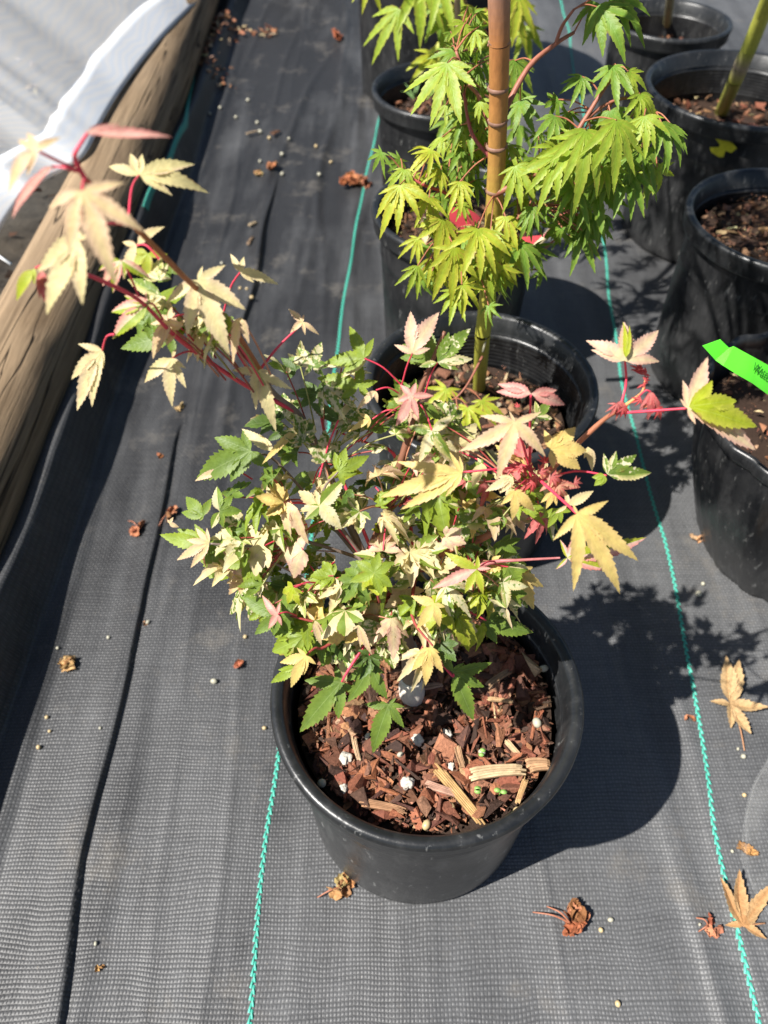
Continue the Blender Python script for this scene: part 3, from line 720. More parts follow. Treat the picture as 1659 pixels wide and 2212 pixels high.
    def pet(O, to, rad=.0006, col=PK, sag=.004):
        mid = (O + to) / 2 + Vector((0, 0, sag)); pt.tube([to, mid, O], [rad * 1.15, rad, rad * .95], col, 5, 4, False)
    H = lambda J, tips, typ, d, **kw: hero(lf, J, tips, typ, d, r=r, **kw)
    # --- left branch
    H((300, 379), [(412, 340), (438, 378), (370, 410), (225, 357), (281, 325), (306, 328)], 'cream', .385, droop=.45, fold=.5, wr=.30); pet(P(300, 379, .385), P(278, 470, .36))
    H((178, 413), [(265, 390), (295, 492), (243, 588), (128, 535), (97, 442)], 'peach', .29, droop=.4, wr=.30, fold=.4); pet(P(178, 413, .29), P(200, 403, .31))
    H((172, 520), [(198, 500), (168, 650), (76, 668), (68, 578), (160, 467)], 'cream', .325, droop=.4, wr=.30); pet(P(172, 520, .325), P(285, 487, .36))
    H((82, 325), [(-16, 385), (30, 293), (52, 280), (128, 292), (48, 372)], 'peach', .295, droop=.5)
    H((113, 360), [(-8, 448), (56, 400), (118, 372)], 'pink', .305, droop=.5, wr=.25)
    H((190, 287), [(362, 292), (255, 262), (208, 296), (182, 282)], 'pink', .295, droop=.2, wr=.16, fold=.8)
    H((427, 605), [(486, 570), (530, 656), (492, 756), (402, 720), (355, 650), (440, 575)], 'cream', .425, droop=.3, wr=.32)
    H((519, 588), [(497, 545), (528, 553), (600, 601), (548, 609)], 'cream', .455, droop=.3); pet(P(519, 588, .455), P(484, 672, .48))
    H((654, 695), [(619, 662), (656, 678), (686, 722), (660, 722), (626, 718)], 'peach', .49, droop=.5, fold=.7)
    H((372, 773), [(300, 817), (352, 873), (397, 836), (399, 797), (380, 752)], 'cream', .455, droop=.4, wr=.34); pet(P(372, 773, .455), P(445, 768, .475))
    H((221, 757), [(166, 738), (144, 814), (146, 881), (180, 873), (219, 796)], 'cream', .44, droop=.3, wr=.26); pet(P(221, 757, .44), P(248, 722, .42))
    H((374, 730), [(250, 738), (330, 700), (372, 770), (398, 700)], 'green', .475, droop=.2, wr=.45)
    H((322, 655), [(231, 669), (232, 728), (262, 640), (317, 628)], 'varipink', .415, droop=.35, wr=.38); pet(P(322, 655, .415), P(352, 690, .43))
    H((363, 693), [(313, 765), (338, 758), (372, 660), (322, 700), (392, 700)], 'peach', .435, droop=.5, wr=.34); pet(P(363, 693, .435), P(430, 690, .46))
    H((296, 530), [(340, 471), (254, 592), (262, 520)], 'cream', .40, droop=.5, wr=.4); pet(P(296, 530, .40), P(345, 560, .40))
    H((320, 548), [(268, 575), (285, 540), (360, 545), (310, 600)], 'lime', .42, droop=.3, wr=.5)
    H((262, 562), [(203, 572), (212, 612), (237, 626), (320, 598), (268, 600)], 'varipink', .39, droop=.5, wr=.34); pet(P(262, 562, .39), P(300, 640, .41))
    H((345, 606), [(318, 560), (334, 545), (358, 558), (370, 600), (300, 590)], 'vari', .42, droop=.5, wr=.42)
    H((350, 640), [(262, 590), (300, 625), (330, 655)], 'vari', .43, droop=.4, wr=.4)
    H((372, 590), [(398, 588), (340, 610), (365, 570)], 'green', .44, wr=.5)
    H((76, 580), [(18, 641), (68, 612), (94, 578)], 'lime', .36, droop=.5, wr=.36); pet(P(76, 580, .36), P(163, 588, .37))
    H((90, 585), [(96, 660), (80, 640), (108, 630)], 'pinkred', .365, droop=.5)
    H((150, 586), [(118, 605), (140, 610), (165, 570)], 'lime', .372, wr=.5)
    H((425, 690), [(412, 765), (400, 740), (430, 670)], 'peach', .47, droop=.5); pet(P(425, 690, .47), P(470, 705, .48))
    H((470, 730), [(440, 735), (455, 765), (490, 760), (500, 738)], 'vari', .49, droop=.7, wr=.5)
    H((557, 800), [(499, 798), (597, 926), (626, 845), (547, 883), (585, 800)], 'cream', .49, droop=.35, wr=.28)
    H((505, 690), [(490, 700), (515, 700), (498, 682)], 'vari', .5, droop=.6, wr=.6)
    # --- upper middle
    H((787, 774), [(698, 780), (757, 697), (806, 727), (737, 806)], 'mgreen', .515, wr=.36, droop=.3, fold=.3)
    H((792, 778), [(700, 788), (735, 812), (806, 735)], 'cream', .525, wr=.28); pet(P(787, 774, .515), P(868, 833, .53))
    H((774, 835), [(683, 808), (782, 787), (816, 822), (735, 862), (800, 860)], 'mgreen', .53, wr=.44)
    H((891, 764), [(879, 667), (942, 662), (850, 746), (930, 752)], 'creampink', .50, wr=.34, sinus=.3); pet(P(891, 764, .5), P(866, 840, .53))
    H((932, 778), [(918, 703), (870, 740), (865, 765)], 'green', .52, wr=.5, droop=.1)
    H((945, 783), [(1012, 696), (1024, 778), (992, 796), (976, 716), (905, 790)], 'vari', .505, wr=.38); pet(P(945, 783, .505), P(918, 850, .53))
    H((888, 856), [(866, 828), (900, 826), (938, 853), (905, 905), (858, 921), (858, 868)], 'pink', .50, wr=.36); 
    H((905, 870), [(930, 890), (955, 905), (905, 900)], 'green', .53, wr=.5)
    H((885, 880), [(858, 921), (908, 912), (885, 915)], 'creampink', .515, wr=.4)
    H((933, 930), [(984, 893), (880, 920), (912, 1002), (977, 1000), (960, 965)], 'vari', .505, wr=.36, droop=.4); pet(P(933, 930, .505), P(905, 870, .53))
    H((800, 905), [(752, 932), (775, 888), (795, 925)], 'yellow', .53, droop=.6); pet(P(805, 905, .53), P(862, 887, .53))
    H((812, 845), [(766, 880), (790, 850), (815, 870)], 'peach', .52, droop=.6); pet(P(812, 843, .52), P(862, 850, .53))
    H((835, 868), [(850, 892), (825, 862), (858, 878)], 'lime', .53, wr=.6)
    H((998, 1022), [(818, 1062), (870, 1108), (855, 1005), (967, 1076), (972, 975), (996, 984)], 'yellow', .485, wr=.22, sinus=.18, droop=.3)
    H((1112, 912), [(1040, 890), (1173, 890), (1003, 982), (1073, 1036), (1189, 981), (1098, 888)], 'peach', .465, wr=.24, droop=.35)
    H((1188, 972), [(1176, 928), (1250, 920), (1274, 966), (1256, 1019), (1200, 1010), (1215, 928)], 'yellow', .49, wr=.42, sinus=.42, droop=.3)
    H((1147, 851), [(1080, 823), (1076, 846), (1232, 873), (1210, 843)], 'pink', .455, wr=.36, droop=.6, fold=.6)
    H((1160, 900), [(1190, 862), (1160, 865), (1195, 905), (1150, 930)], 'vari', .50, wr=.5)
    H((1312, 1025), [(1302, 979), (1338, 975), (1418, 1026), (1380, 978), (1385, 1029)], 'vari', .485, wr=.34, droop=.3)
    H((1308, 1028), [(1284, 1048), (1300, 1050), (1280, 1030)], 'mgreen', .49, wr=.6)
    H((1245, 1110), [(1318, 1081), (1398, 1215), (1370, 1288), (1265, 1282), (1196, 1168), (1237, 1086)], 'yellow', .455, wr=.215, sinus=.17, droop=.35, fold=.35, teeth=11)
    H((1225, 1205), [(1308, 1236), (1202, 1231), (1213, 1165), (1416, 1172), (1330, 1240), (1240, 1165)], 'limepink', .495, wr=.26)
    H((1349, 779), [(1273, 727), (1279, 757), (1362, 690), (1440, 711), (1432, 772)], 'creampink', .47, wr=.30, sinus=.34, droop=.3)
    H((1351, 772), [(1356, 690), (1372, 700)], 'lime', .466, wr=.14, droop=.25)
    H((1485, 882), [(1530, 763), (1478, 820), (1468, 862), (1660, 962), (1613, 944), (1500, 918)], 'creampink', .455, wr=.28, droop=.25, teeth=9)
    H((1489, 878), [(1546, 822), (1652, 925), (1600, 862)], 'lime', .45, wr=.34, droop=.22, teeth=8, sinus=.5)
    H((1340, 866), [(1321, 892), (1335, 906), (1360, 892), (1345, 880)], 'pinkred', .485, droop=.5)
    H((1405, 846), [(1388, 882), (1408, 905), (1432, 902), (1420, 865), (1395, 860)], 'pinkred', .48, droop=.6); pet(P(1405, 846, .48), P(1375, 862, .485))
    H((1393, 810), [(1368, 793), (1378, 786), (1406, 812), (1396, 790)], 'red', .482, droop=.4)
    H((1388, 830), [(1376, 838), (1396, 842), (1402, 822)], 'red', .484, droop=.4)
    H((1112, 1060), [(1085, 1092), (1114, 1126), (1163, 1103), (1130, 1060), (1095, 1065)], 'yellow', .49, droop=.5, wr=.36); pet(P(1112, 1060, .49), P(1150, 1035, .53))
    H((1108, 1032), [(1048, 1056), (1085, 1066), (1076, 1030), (1100, 1060)], 'cream', .50, wr=.4)
    H((1130, 1012), [(1102, 1004), (1118, 1018), (1150, 1003), (1140, 1028), (1125, 1000)], 'red', .50, droop=.5, wr=.3)
    H((1160, 1025), [(1122, 1068), (1150, 1065), (1196, 1008), (1175, 1000)], 'pinkred', .505, wr=.26)
    H((1185, 1042), [(1259, 1052), (1206, 1072), (1232, 1076), (1180, 1005), (1215, 1012), (1165, 1062)], 'redyel', .50, wr=.28)
    H((1195, 1060), [(1182, 1100), (1205, 1092), (1168, 1085)], 'yellow', .505, wr=.34)
    H((1225, 1092), [(1286, 1057), (1225, 1060), (1200, 1110)], 'cream', .50, wr=.34)
    H((1205, 1098), [(1170, 1120), (1186, 1141), (1216, 1130), (1235, 1105)], 'mgreen', .515, wr=.44)
    H((1270, 965), [(1292, 1015), (1275, 1000), (1262, 990)], 'cream', .505, wr=.4, droop=.6)
    H((1040, 1000), [(1018, 1050), (1030, 990), (1052, 1030)], 'cream', .53, wr=.5, droop=.5)
    for (x, y, L_, an, tp_) in ((1385, 862, 22, 200, 'red'), (1412, 862, 40, 260, 'pinkred'), (1420, 880, 30, 300, 'red'), (1380, 800, 26, 100, 'red'), (1392, 822, 20, 40, 'red'), (1332, 872, 30, 250, 'pinkred'), (1345, 880, 26, 300, 'red'),
                             (1128, 1008, 30, 170, 'red'), (1142, 1018, 24, 60, 'red'), (1165, 1020, 34, 20, 'pinkred'), (1150, 1040, 32, 230, 'red'), (1190, 1030, 40, 340, 'pinkred'), (1205, 1050, 40, 310, 'redyel'), (1175, 1000, 26, 80, 'red'), (1100, 935, 22, 240, 'red'), (1088, 945, 16, 200, 'red'), (1118, 880, 14, 90, 'red'), (1240, 1040, 26, 350, 'pinkred')):
        T_ = [(x + L_ * q_ * math.cos(math.radians(an + da)), y - L_ * q_ * math.sin(math.radians(an + da))) for da, q_ in ((-70, .6), (-35, .85), (0, 1), (35, .85), (70, .6))]
        H((x, y), T_, tp_, (.482 if x > 1300 else .495), droop=.9, fold=1.1, wr=.24)
    # --- left green group
    H((542, 974), [(462, 938), (413, 1032), (489, 1036), (585, 1010), (521, 930)], 'green', .555, wr=.42, sinus=.35)
    H((590, 975), [(520, 920), (560, 935), (600, 960)], 'cream', .55, wr=.34)
    H((645, 928), [(555, 998), (590, 975)], 'yellow', .54, wr=.16)
    H((480, 1015), [(415, 1035), (455, 1005), (470, 1030)], 'peach', .56, wr=.3); pet(P(480, 1012, .56), P(545, 1035, .57))
    H((451, 1176), [(335, 1165), (380, 1140), (400, 1200), (420, 1130)], 'mgreen', .555, wr=.36)
    H((452, 1173), [(373, 1206), (411, 1231), (421, 1140), (400, 1168), (446, 1140)], 'peach', .545, wr=.28)
    H((456, 1176), [(459, 1262), (490, 1215), (440, 1215)], 'green', .56, wr=.46)
    H((440, 1115), [(385, 1112), (395, 1070), (450, 1075), (430, 1125)], 'varigreen', .555, wr=.5, droop=.5)
    H((475, 1105), [(460, 1050), (500, 1068), (520, 1100), (450, 1140), (480, 1140)], 'varigreen', .55, wr=.5, droop=.5)
    H((365, 1130), [(362, 1122), (385, 1140), (375, 1118)], 'peach', .55, wr=.5)
    H((690, 1093), [(741, 1032), (655, 1121), (741, 1141), (670, 1090)], 'varigreen', .535, wr=.42)
    H((732, 1020), [(745, 965), (800, 986), (771, 1022), (725, 975), (745, 1050)], 'mgreen', .53, wr=.44)
    H((808, 1238), [(755, 1262), (770, 1208), (820, 1194), (851, 1214), (846, 1272), (824, 1288)], 'mgreen', .53, wr=.42, sinus=.36)
    H((675, 790), [(643, 745), (622, 768), (697, 736), (716, 785), (655, 812), (700, 812)], 'speck', .53, wr=.42)
    H((640, 800), [(605, 770), (620, 820), (660, 760), (600, 800)], 'dgreen', .56, wr=.44)
    H((731, 908), [(665, 870), (740, 865), (700, 905)], 'dgreen', .545, wr=.42); H((731, 908), [(766, 856), (745, 900)], 'cream', .54, wr=.3); pet(P(731, 908, .54), P(690, 1030, .56), .0007)
    H((690, 850), [(625, 850), (655, 820), (730, 840), (700, 820), (640, 880)], 'dgreen', .56, wr=.4)
    H((610, 935), [(570, 910), (590, 895), (640, 935), (620, 970), (575, 950)], 'dgreen', .57, wr=.42)
    H((1030, 1230), [(960, 1195), (1035, 1200), (930, 1266), (1062, 1225), (1045, 1286), (1000, 1280)], 'limepink', .535, wr=.28); pet(P(1030, 1230, .535), P(1070, 1213, .56))
    H((1086, 1258), [(1144, 1272), (1100, 1316), (1106, 1243), (1075, 1285)], 'vari', .55, wr=.4)
    H((1045, 1340), [(1158, 1372), (1118, 1338), (1074, 1392), (1100, 1318), (1030, 1385)], 'green', .60, wr=.40, sinus=.36)
    H((1000, 1130), [(1030, 1080), (985, 1100), (1060, 1130), (1010, 1175), (965, 1160)], 'vari', .54, wr=.5, droop=.5)
    H((1080, 1175), [(1110, 1150), (1130, 1165), (1070, 1200), (1120, 1195)], 'green', .57, wr=.4)
    H((978, 1452), [(1067, 1440), (1030, 1566), (945, 1400), (1002, 1432), (1048, 1490)], 'green', .60, wr=.34, droop=.3)
    H((928, 1399), [(918, 1488), (889, 1452), (961, 1456), (900, 1410), (950, 1410)], 'yellow', .555, wr=.34, droop=.35)
    H((935, 1385), [(938, 1330), (920, 1345)], 'vari', .555, wr=.3)
    H((938, 1303), [(887, 1290), (901, 1362), (956, 1356), (962, 1312), (915, 1285)], 'yellow', .535, wr=.36, droop=.4)
    H((737, 1474), [(657, 1466), (636, 1586), (727, 1556), (722, 1438), (770, 1500)], 'green', .60, wr=.38, sinus=.3)
    H((800, 1437), [(757, 1527), (834, 1516), (833, 1455), (744, 1468), (796, 1405)], 'green', .59, wr=.38, sinus=.3)
    H((840, 1521), [(795, 1633), (876, 1574), (874, 1524), (786, 1525), (856, 1507)], 'green', .62, wr=.34)
    H((662, 1416), [(618, 1488), (601, 1430), (640, 1400), (682, 1436), (655, 1460)], 'yellow', .55, wr=.34, droop=.3)
    H((645, 1440), [(578, 1474), (600, 1452)], 'mgreen', .565, wr=.4)
    H((690, 1385), [(602, 1360), (726, 1410), (700, 1442), (640, 1390), (722, 1385), (660, 1425)], 'green', .58, wr=.40)
    H((600, 1327), [(560, 1290), (602, 1300), (580, 1362), (610, 1352)], 'pink', .545, wr=.34, droop=.4); pet(P(600, 1327, .545), P(640, 1330, .56))
    H((602, 1330), [(515, 1290), (545, 1368), (560, 1322), (590, 1375)], 'green', .56, wr=.44)
    H((535, 1215), [(566, 1286), (480, 1226), (530, 1260), (575, 1240)], 'mgreen', .56, wr=.42)
    H((680, 1340), [(690, 1400), (665, 1325), (700, 1370)], 'peach', .54, wr=.3, droop=.4)
    H((775, 1350), [(800, 1420), (780, 1400), (760, 1360)], 'peach', .54, wr=.22)
    # --- the dense inner bush
    types = ['green'] * 5 + ['mgreen'] * 8 + ['varigreen'] * 11 + ['vari'] * 4 + ['speck'] * 2 + ['cream'] * 7 + ['yellow'] * 3 + ['peach'] * 3 + ['creampink'] * 2 + ['dgreen'] * 2 + ['lime'] * 2
    hubs = [n1, n2, n3, P(745, 1110, .59), P(700, 1000, .57), P(965, 1190, .58), P(1015, 1225, .57), P(640, 1165, .57), P(838, 1100, .58), P(690, 1260, .57), P(760, 1330, .58), P(960, 1300, .58), P(620, 1080, .57), P(1150, 1055, .54)]
    def fill(cx, cy, ax, ay, n, d0, dd, L0, L1, tp):
        for _ in range(n):
            while True:
                u, v = r.uniform(-1, 1), r.uniform(-1, 1)
                if u * u + v * v < 1: break
            px, py = cx + u * ax, cy + v * ay; d = d0 + r.uniform(-dd, dd) + .00006 * (py - 1180)
            O = P(px, py, d)
            ctr = P(820, 1230, .60); outd = (O - ctr); outd.normalize()
            nr = (Vector((0, 0, 1)) * .8 - fw * .6 + Vector((r.gauss(0, .45), r.gauss(0, .45), r.gauss(0, .25))))
            ax_ = outd + Vector((r.gauss(0, .6), r.gauss(0, .6), -.35))
            ex, ey, nz = frame(nr, ax_)
            L = r.uniform(L0, L1)
            add_leaf(lf, O, ex, ey, nz, template(L, r, r.choice([5, 5, 5, 7, 3])), r.choice(tp), droop=r.uniform(-.3, 1.6), fold=r.uniform(-.3, 1.8), wr=r.uniform(.38, .60), teeth=5, r=r, sinus=r.uniform(.30, .46), wav=.07)
            hb = min(hubs, key=lambda h: (h - O).length); dv = hb - O
            if dv.length > .045: hb = O + dv.normalized() * .045 + Vector((0, 0, -.005))
            pet(O, hb, .0006, r.choice([PK, RB, (.45, .20, .12, 0), (.30, .30, .10, 0)]))
    fill(790, 1190, 300, 210, 112, .58, .035, .013, .031, types)
    fill(640, 1170, 200, 150, 30, .565, .02, .013, .028, types)
    fill(960, 1230, 160, 160, 46, .57, .02, .013, .028, types)
    fill(830, 1340, 180, 80, 46, .57, .02, .012, .026, types)
    fill(690, 890, 110, 120, 13, .565, .02, .016, .026, ['green', 'dgreen', 'vari', 'varigreen', 'green', 'cream', 'speck'])
    fill(900, 960, 110, 90, 26, .56, .02, .014, .026, ['vari', 'varigreen', 'green', 'cream', 'mgreen', 'creampink'])
    fill(1090, 1060, 110, 90, 26, .555, .02, .014, .022, ['cream', 'yellow', 'mgreen', 'varigreen', 'green', 'pinkred', 'peach'])
    fill(420, 690, 110, 70, 16, .48, .015, .012, .02, ['cream', 'vari', 'green', 'peach', 'creampink', 'mgreen'])
    lf.build('foliage', MAT['leaf'], root); pt.build('branches', MAT['stem'], root)
main_maple()

# ------------------------------------------------------------------ the green maple behind
def ob_tree():
    r = random.Random(5); root = empty('green_maple', (BX, BY, .2))
    tag(root, 'green maple with a thick amber ringed trunk in the pot behind the foreground one', 'tree')
    tr = MB()
    Z = lambda px, py, d: P(px, py, d)
    base = G(1035, 838, .20)
    pth = [base + Vector((0, 0, -.03)), base, Z(1043, 720, .86), Z(1056, 610, .805), Z(1066, 480, .75), Z(1073, 350, .70), Z(1077, 220, .655), Z(1079, 95, .615), Z(1078, -20, .585), Z(1076, -170, .55)]
    segs = []
    cols = [(.34, .33, .06), (.36, .36, .05), (.38, .37, .05), (.40, .37, .06), (.44, .33, .06), (.42, .22, .06), (.40, .18, .055), (.38, .16, .055), (.30, .16, .11), (.28, .16, .12)]
    rad = [.0085, .0085, .0088, .0088, .0086, .0084, .0083, .0084, .0090, .0085]
    for i in range(len(pth) - 1):
        k = 8
        for j in range(k):
            t0, t1 = j / k, (j + 1) / k
            a = pth[i].lerp(pth[i + 1], t0); b = pth[i].lerp(pth[i + 1], t1); c = mixc(cols[i], cols[i + 1], t0)
            tr.tube([a, b], [rad[i] * (1 - t0) + rad[i + 1] * t0, rad[i] * (1 - t1) + rad[i + 1] * t1], c + (0,), 20, 1, False)
    for (px, py, d) in ((1079, 92, .615), (1078, 98, .617), (1076, 190, .645), (1075, 262, .668), (1073, 315, .688), (1068, 410, .722), (1060, 560, .78)):
        c = Z(px, py, d); dr = (pth[7] - pth[4]).normalized()
        rr = .0093 if py < 100 else .00865
        tr.tube([c - dr * .0022, c - dr * .0006, c + dr * .0008, c + dr * .002], [rr * .9, rr, rr * .985, rr * .9], (.24, .13, .09, 0), 18, 2, False, .3)
        for s in (-1, 1, -.5, .4): hull_chunk(tr, c + rt * s * .0080 - fw * (.0078 * math.sqrt(max(0, 1 - s * s))) + up * r.uniform(-.001, .001), (.004, .003, .0028), rrot(r), (.30, .15, .10), r)
    tr.build('trunk', MAT['stem'], root)
    br = MB(); lf = MB(); nodes = list(pth[2:8]); RBR = (.30, .11, .07, 0)
    def B(pts, r0, r1, col=RBR):
        q = [P(*p) if not isinstance(p, Vector) else p for p in pts]; n = len(q)
        br.tube(q, [r0 + (r1 - r0) * i / (n - 1) for i in range(n)], col, 7, 5, True, .15)
        for i in range(n - 1): nodes.extend(q[i].lerp(q[i + 1], t / 4) for t in range(5))
    B([(1080, 260, .67), (1140, 148, .66), (1200, 95, .66), (1240, 70, .66)], .003, .0014); B([(1200, 95, .66), (1215, 55, .65), (1240, 20, .64)], .0018, .0012)
    B([(1068, 420, .72), (1150, 380, .70), (1215, 330, .68), (1262, 260, .67), (1290, 215, .665), (1320, 170, .66), (1338, 142, .66)], .0032, .0013)
    B([(1262, 262, .67), (1310, 225, .67), (1365, 212, .67), (1410, 240, .67)], .0018, .001); B([(1068, 300, .69), (1035, 210, .68), (1010, 180, .68), (985, 110, .67)], .0022, .0012)
    B([(1070, 350, .70), (1020, 290, .69), (1000, 190, .68)], .0022, .0012, (.28, .07, .07, 0)); B([(1062, 540, .77), (980, 430, .74), (915, 400, .73), (870, 372, .73)], .0022, .001, (.36, .06, .06, 0))
    B([(1062, 540, .77), (1120, 470, .74), (1160, 440, .72)], .0018, .001); B([(1060, 560, .78), (1000, 520, .75), (960, 500, .74)], .0018, .001); B([(1042, 770, .87), (1010, 830, .86), (985, 860, .86)], .0016, .001)
    B([(1043, 760, .87), (1070, 660, .84), (1100, 600, .80)], .0014, .001, (.3, .28, .2, 0))
    pt = br
    def L(px, py, d, Lp, typ, dirx=0.0, n=7, sp=.66, wr=.215, hang=1.0):
        """a hanging palmate leaf, Lp is the length of its middle lobe in view units"""
        s = d / K; T = []
        A = [-122, -80, -40, 0, 38, 78, 120] if n == 7 else [-84, -38, 0, 38, 84]
        Q = [.42, .70, .92, 1, .93, .72, .42] if n == 7 else [.6, .9, 1, .9, .6]
        for a, q in zip(A, Q):
            a = math.radians(-90 + a * sp + r.uniform(-6, 6) + dirx); l = Lp * 1.02 * s * q * r.uniform(.85, 1.12)
            x = math.cos(a) * l; y = math.sin(a) * l
            T.append((x, y))
        sl_ = r.uniform(-.5, .5)
        add_leaf(lf, P(px, py, d), rt, up, -fw, T, typ, droop=r.uniform(.15, .5), fold=r.uniform(.3, .8), wr=wr * r.uniform(.9, 1.15), teeth=8 if Lp > 70 else 6, r=r, sinus=.17, tilt=(sl_, r.uniform(-.35, .25)), wav=.03)
        O = P(px, py, d); q = min(nodes, key=lambda h: (h - O).length); q = O + (q - O) * min(1, .06 / max(.001, (q - O).length))
        pt.tube([q, (q + O) / 2 + up * .003, O], [.0008, .0007, .0006], (.36, .13, .07, 0), 5, 4, False)
    Zz = lambda zx, zy: (713.2 + .5701 * zx, .5701 * zy)
    for (zx, zy, lp, dirx, typ, d) in [(1085, 455, 135, 4, 'gm', .63), (970, 490, 140, 4, 'gm', .635), (1070, 250, 95, -5, 'gm2', .66), (860, 590, 115, -14, 'gm', .66), (1175, 355, 85, 12, 'gm', .65), (1255, 465, 95, 15, 'gm2', .65),
                                      (955, 290, 70, -20, 'gm2', .66), (850, 440, 70, -15, 'gm2', .67), (700, 630, 90, 12, 'gm', .69), (665, 822, 75, 0, 'gmy', .72), (490, 690, 75, 0, 'gmy', .70), (280, 640, 60, -15, 'gm', .71),
                                      (265, 700, 105, 5, 'gmy', .70), (375, 750, 80, 0, 'gmy', .72), (560, 865, 120, 3, 'gmy', .70), (470, 940, 110, -3, 'gmy', .71), (445, 240, 130, -12, 'gm', .66), (470, 195, 90, -25, 'gm2', .68),
                                      (700, 230, 75, 18, 'gm2', .68), (720, 380, 80, 14, 'gm2', .69), (565, 385, 45, 30, 'gm', .67), (520, 400, 120, 5, 'gm2', .70), (385, 570, 70, -30, 'gmy', .71), (420, 650, 60, -35, 'gmy', .72),
                                      (720, 920, 100, 10, 'gm2', .73), (470, 1100, 80, -5, 'gm', .74), (600, 1000, 100, 5, 'gm', .74), (640, 900, 110, 20, 'gmy', .72), (1060, 420, 90, 6, 'gm2', .67), (1000, 600, 100, -5, 'gm2', .68),
                                      (1120, 640, 110, 5, 'gm2', .68), (930, 700, 110, -5, 'gm2', .69), (1180, 560, 130, 5, 'gm2', .68), (940, 880, 90, 25, 'gm2', .73), (1000, 700, 120, 10, 'gm2', .70), (860, 560, 90, -30, 'gm', .67),
                                      (940, 520, 110, -30, 'gm', .65), (1190, 440, 90, 3, 'gm', .64), (1130, 270, 60, 40, 'gm', .655), (780, 600, 80, 0, 'gm2', .70), (1290, 470, 100, -10, 'gm2', .66), (430, 830, 90, -20, 'gmy', .72), (500, 560, 70, 0, 'gm2', .72)]:
        x, y = Zz(zx, zy); L(x, y, d, lp, typ, dirx)
    def cl(cx, cy, ax, ay, n, d, lp, typs):
        for _ in range(n):
            u, v = r.gauss(0, .5), r.gauss(0, .5); dd_ = d + r.uniform(-.04, .06); px, py = cx + u * ax, cy + v * ay
            if r.random() < .35: L(px, py, dd_, lp * r.uniform(.6, 1.0), r.choice(typs), r.uniform(-25, 25), r.choice([7, 5])); continue
            O = P(px, py, dd_); ex, ey, nz = frame(Vector((r.gauss(0, .7), r.gauss(0, .7) - .6, r.uniform(.1, 1.0))), Vector((r.gauss(0, .6), r.gauss(0, .6), -1.1)))
            add_leaf(lf, O, ex, ey, nz, template(lp * r.uniform(.6, .95) * dd_ / K, r, 7, .85), r.choice(typs), droop=r.uniform(.1, .8), fold=r.uniform(.2, 1.1), wr=r.uniform(.18, .24), teeth=6, r=r, sinus=.16, wav=.04)
            q = min(nodes, key=lambda h: (h - O).length); q = O + (q - O) * min(1, .05 / max(.001, (q - O).length)); pt.tube([q, (q + O) / 2 + up * .003, O], [.0008, .0007, .0006], (.36, .13, .07, 0), 5, 3, False)
    cl(1290, 330, 125, 90, 40, .70, 85, ['gm2', 'gm2', 'gm']); cl(1000, 160, 75, 120, 44, .71, 68, ['gm2', 'gm', 'gm2']); cl(1010, 540, 125, 90, 36, .75, 75, ['gm2', 'gm', 'gmy']); cl(920, 380, 70, 50, 12, .75, 65, ['gm', 'gmy', 'gm2'])
    cl(1150, 440, 60, 60, 12, .74, 70, ['gm2', 'gm']); cl(1110, 560, 60, 50, 12, .76, 65, ['gm2', 'gm']); cl(1245, 490, 60, 40, 10, .75, 65, ['gm2']); cl(1030, 300, 60, 80, 22, .73, 80, ['gm2', 'gm']); cl(1230, 470, 80, 40, 10, .74, 80, ['gm2']); cl(1130, 330, 50, 60, 8, .73, 70, ['gm2'])
    for (x, y, lp, di) in ((965, 840, 75, -20), (1010, 880, 70, 0), (1040, 865, 60, 25), (990, 905, 60, 5), (955, 885, 55, -30)): L(x, y, .86, lp, 'gmy', di, 7, .9, .22)
    L(1290, 15, .64, 120, 'gm2', 35, 5); L(1320, -10, .64, 120, 'gm2', 50, 5); L(1285, 5, .66, 80, 'gm2', -20, 5)
    # the crown goes on above the frame and throws the dappled shade on the pots to the right
    for k in range(150):
        c = Vector((.07 + r.gauss(0, .12), .90 + r.gauss(0, .12), .97 + r.gauss(0, .10))) if k < 150 else Vector((-.09 + r.gauss(0, .09), .60 + r.gauss(0, .09), .96 + r.gauss(0, .08)))
        zm = .893 - .279 * c.y + .07
        if c.z < zm: c.z = zm + r.random() * .2
        ex, ey, nz = frame(Vector((r.gauss(0, .5), r.gauss(0, .5), 1)), Vector((r.gauss(0, 1), r.gauss(0, 1), -.4)))
        add_leaf(lf, c, ex, ey, nz, template(r.uniform(.035, .055), r, 7), 'gm', droop=.4, fold=.4, wr=.22, teeth=4, r=r, sinus=.18)
        pt.tube([c, c + Vector((r.uniform(-.03, .03), r.uniform(-.03, .03), -.01))], [.0006, .0008], (.36, .13, .07, 0), 5, 1, False)
    lf.build('foliage', MAT['gleaf'], root); pt.build('branches', MAT['stem'], root)
    top = P(1076, -170, .55); b2 = MB()
    for q in range(9):
        e = Vector((.07 + r.gauss(0, .1), .90 + r.gauss(0, .12), 1.0 + r.gauss(0, .08))); b2.tube([top, top.lerp(e, .5) + Vector((0, 0, .04)), e], [.004, .003, .0012], RBR, 7, 5, True, .1)
    
    b2.build('upper_branches', MAT['stem'], root)
ob_tree()

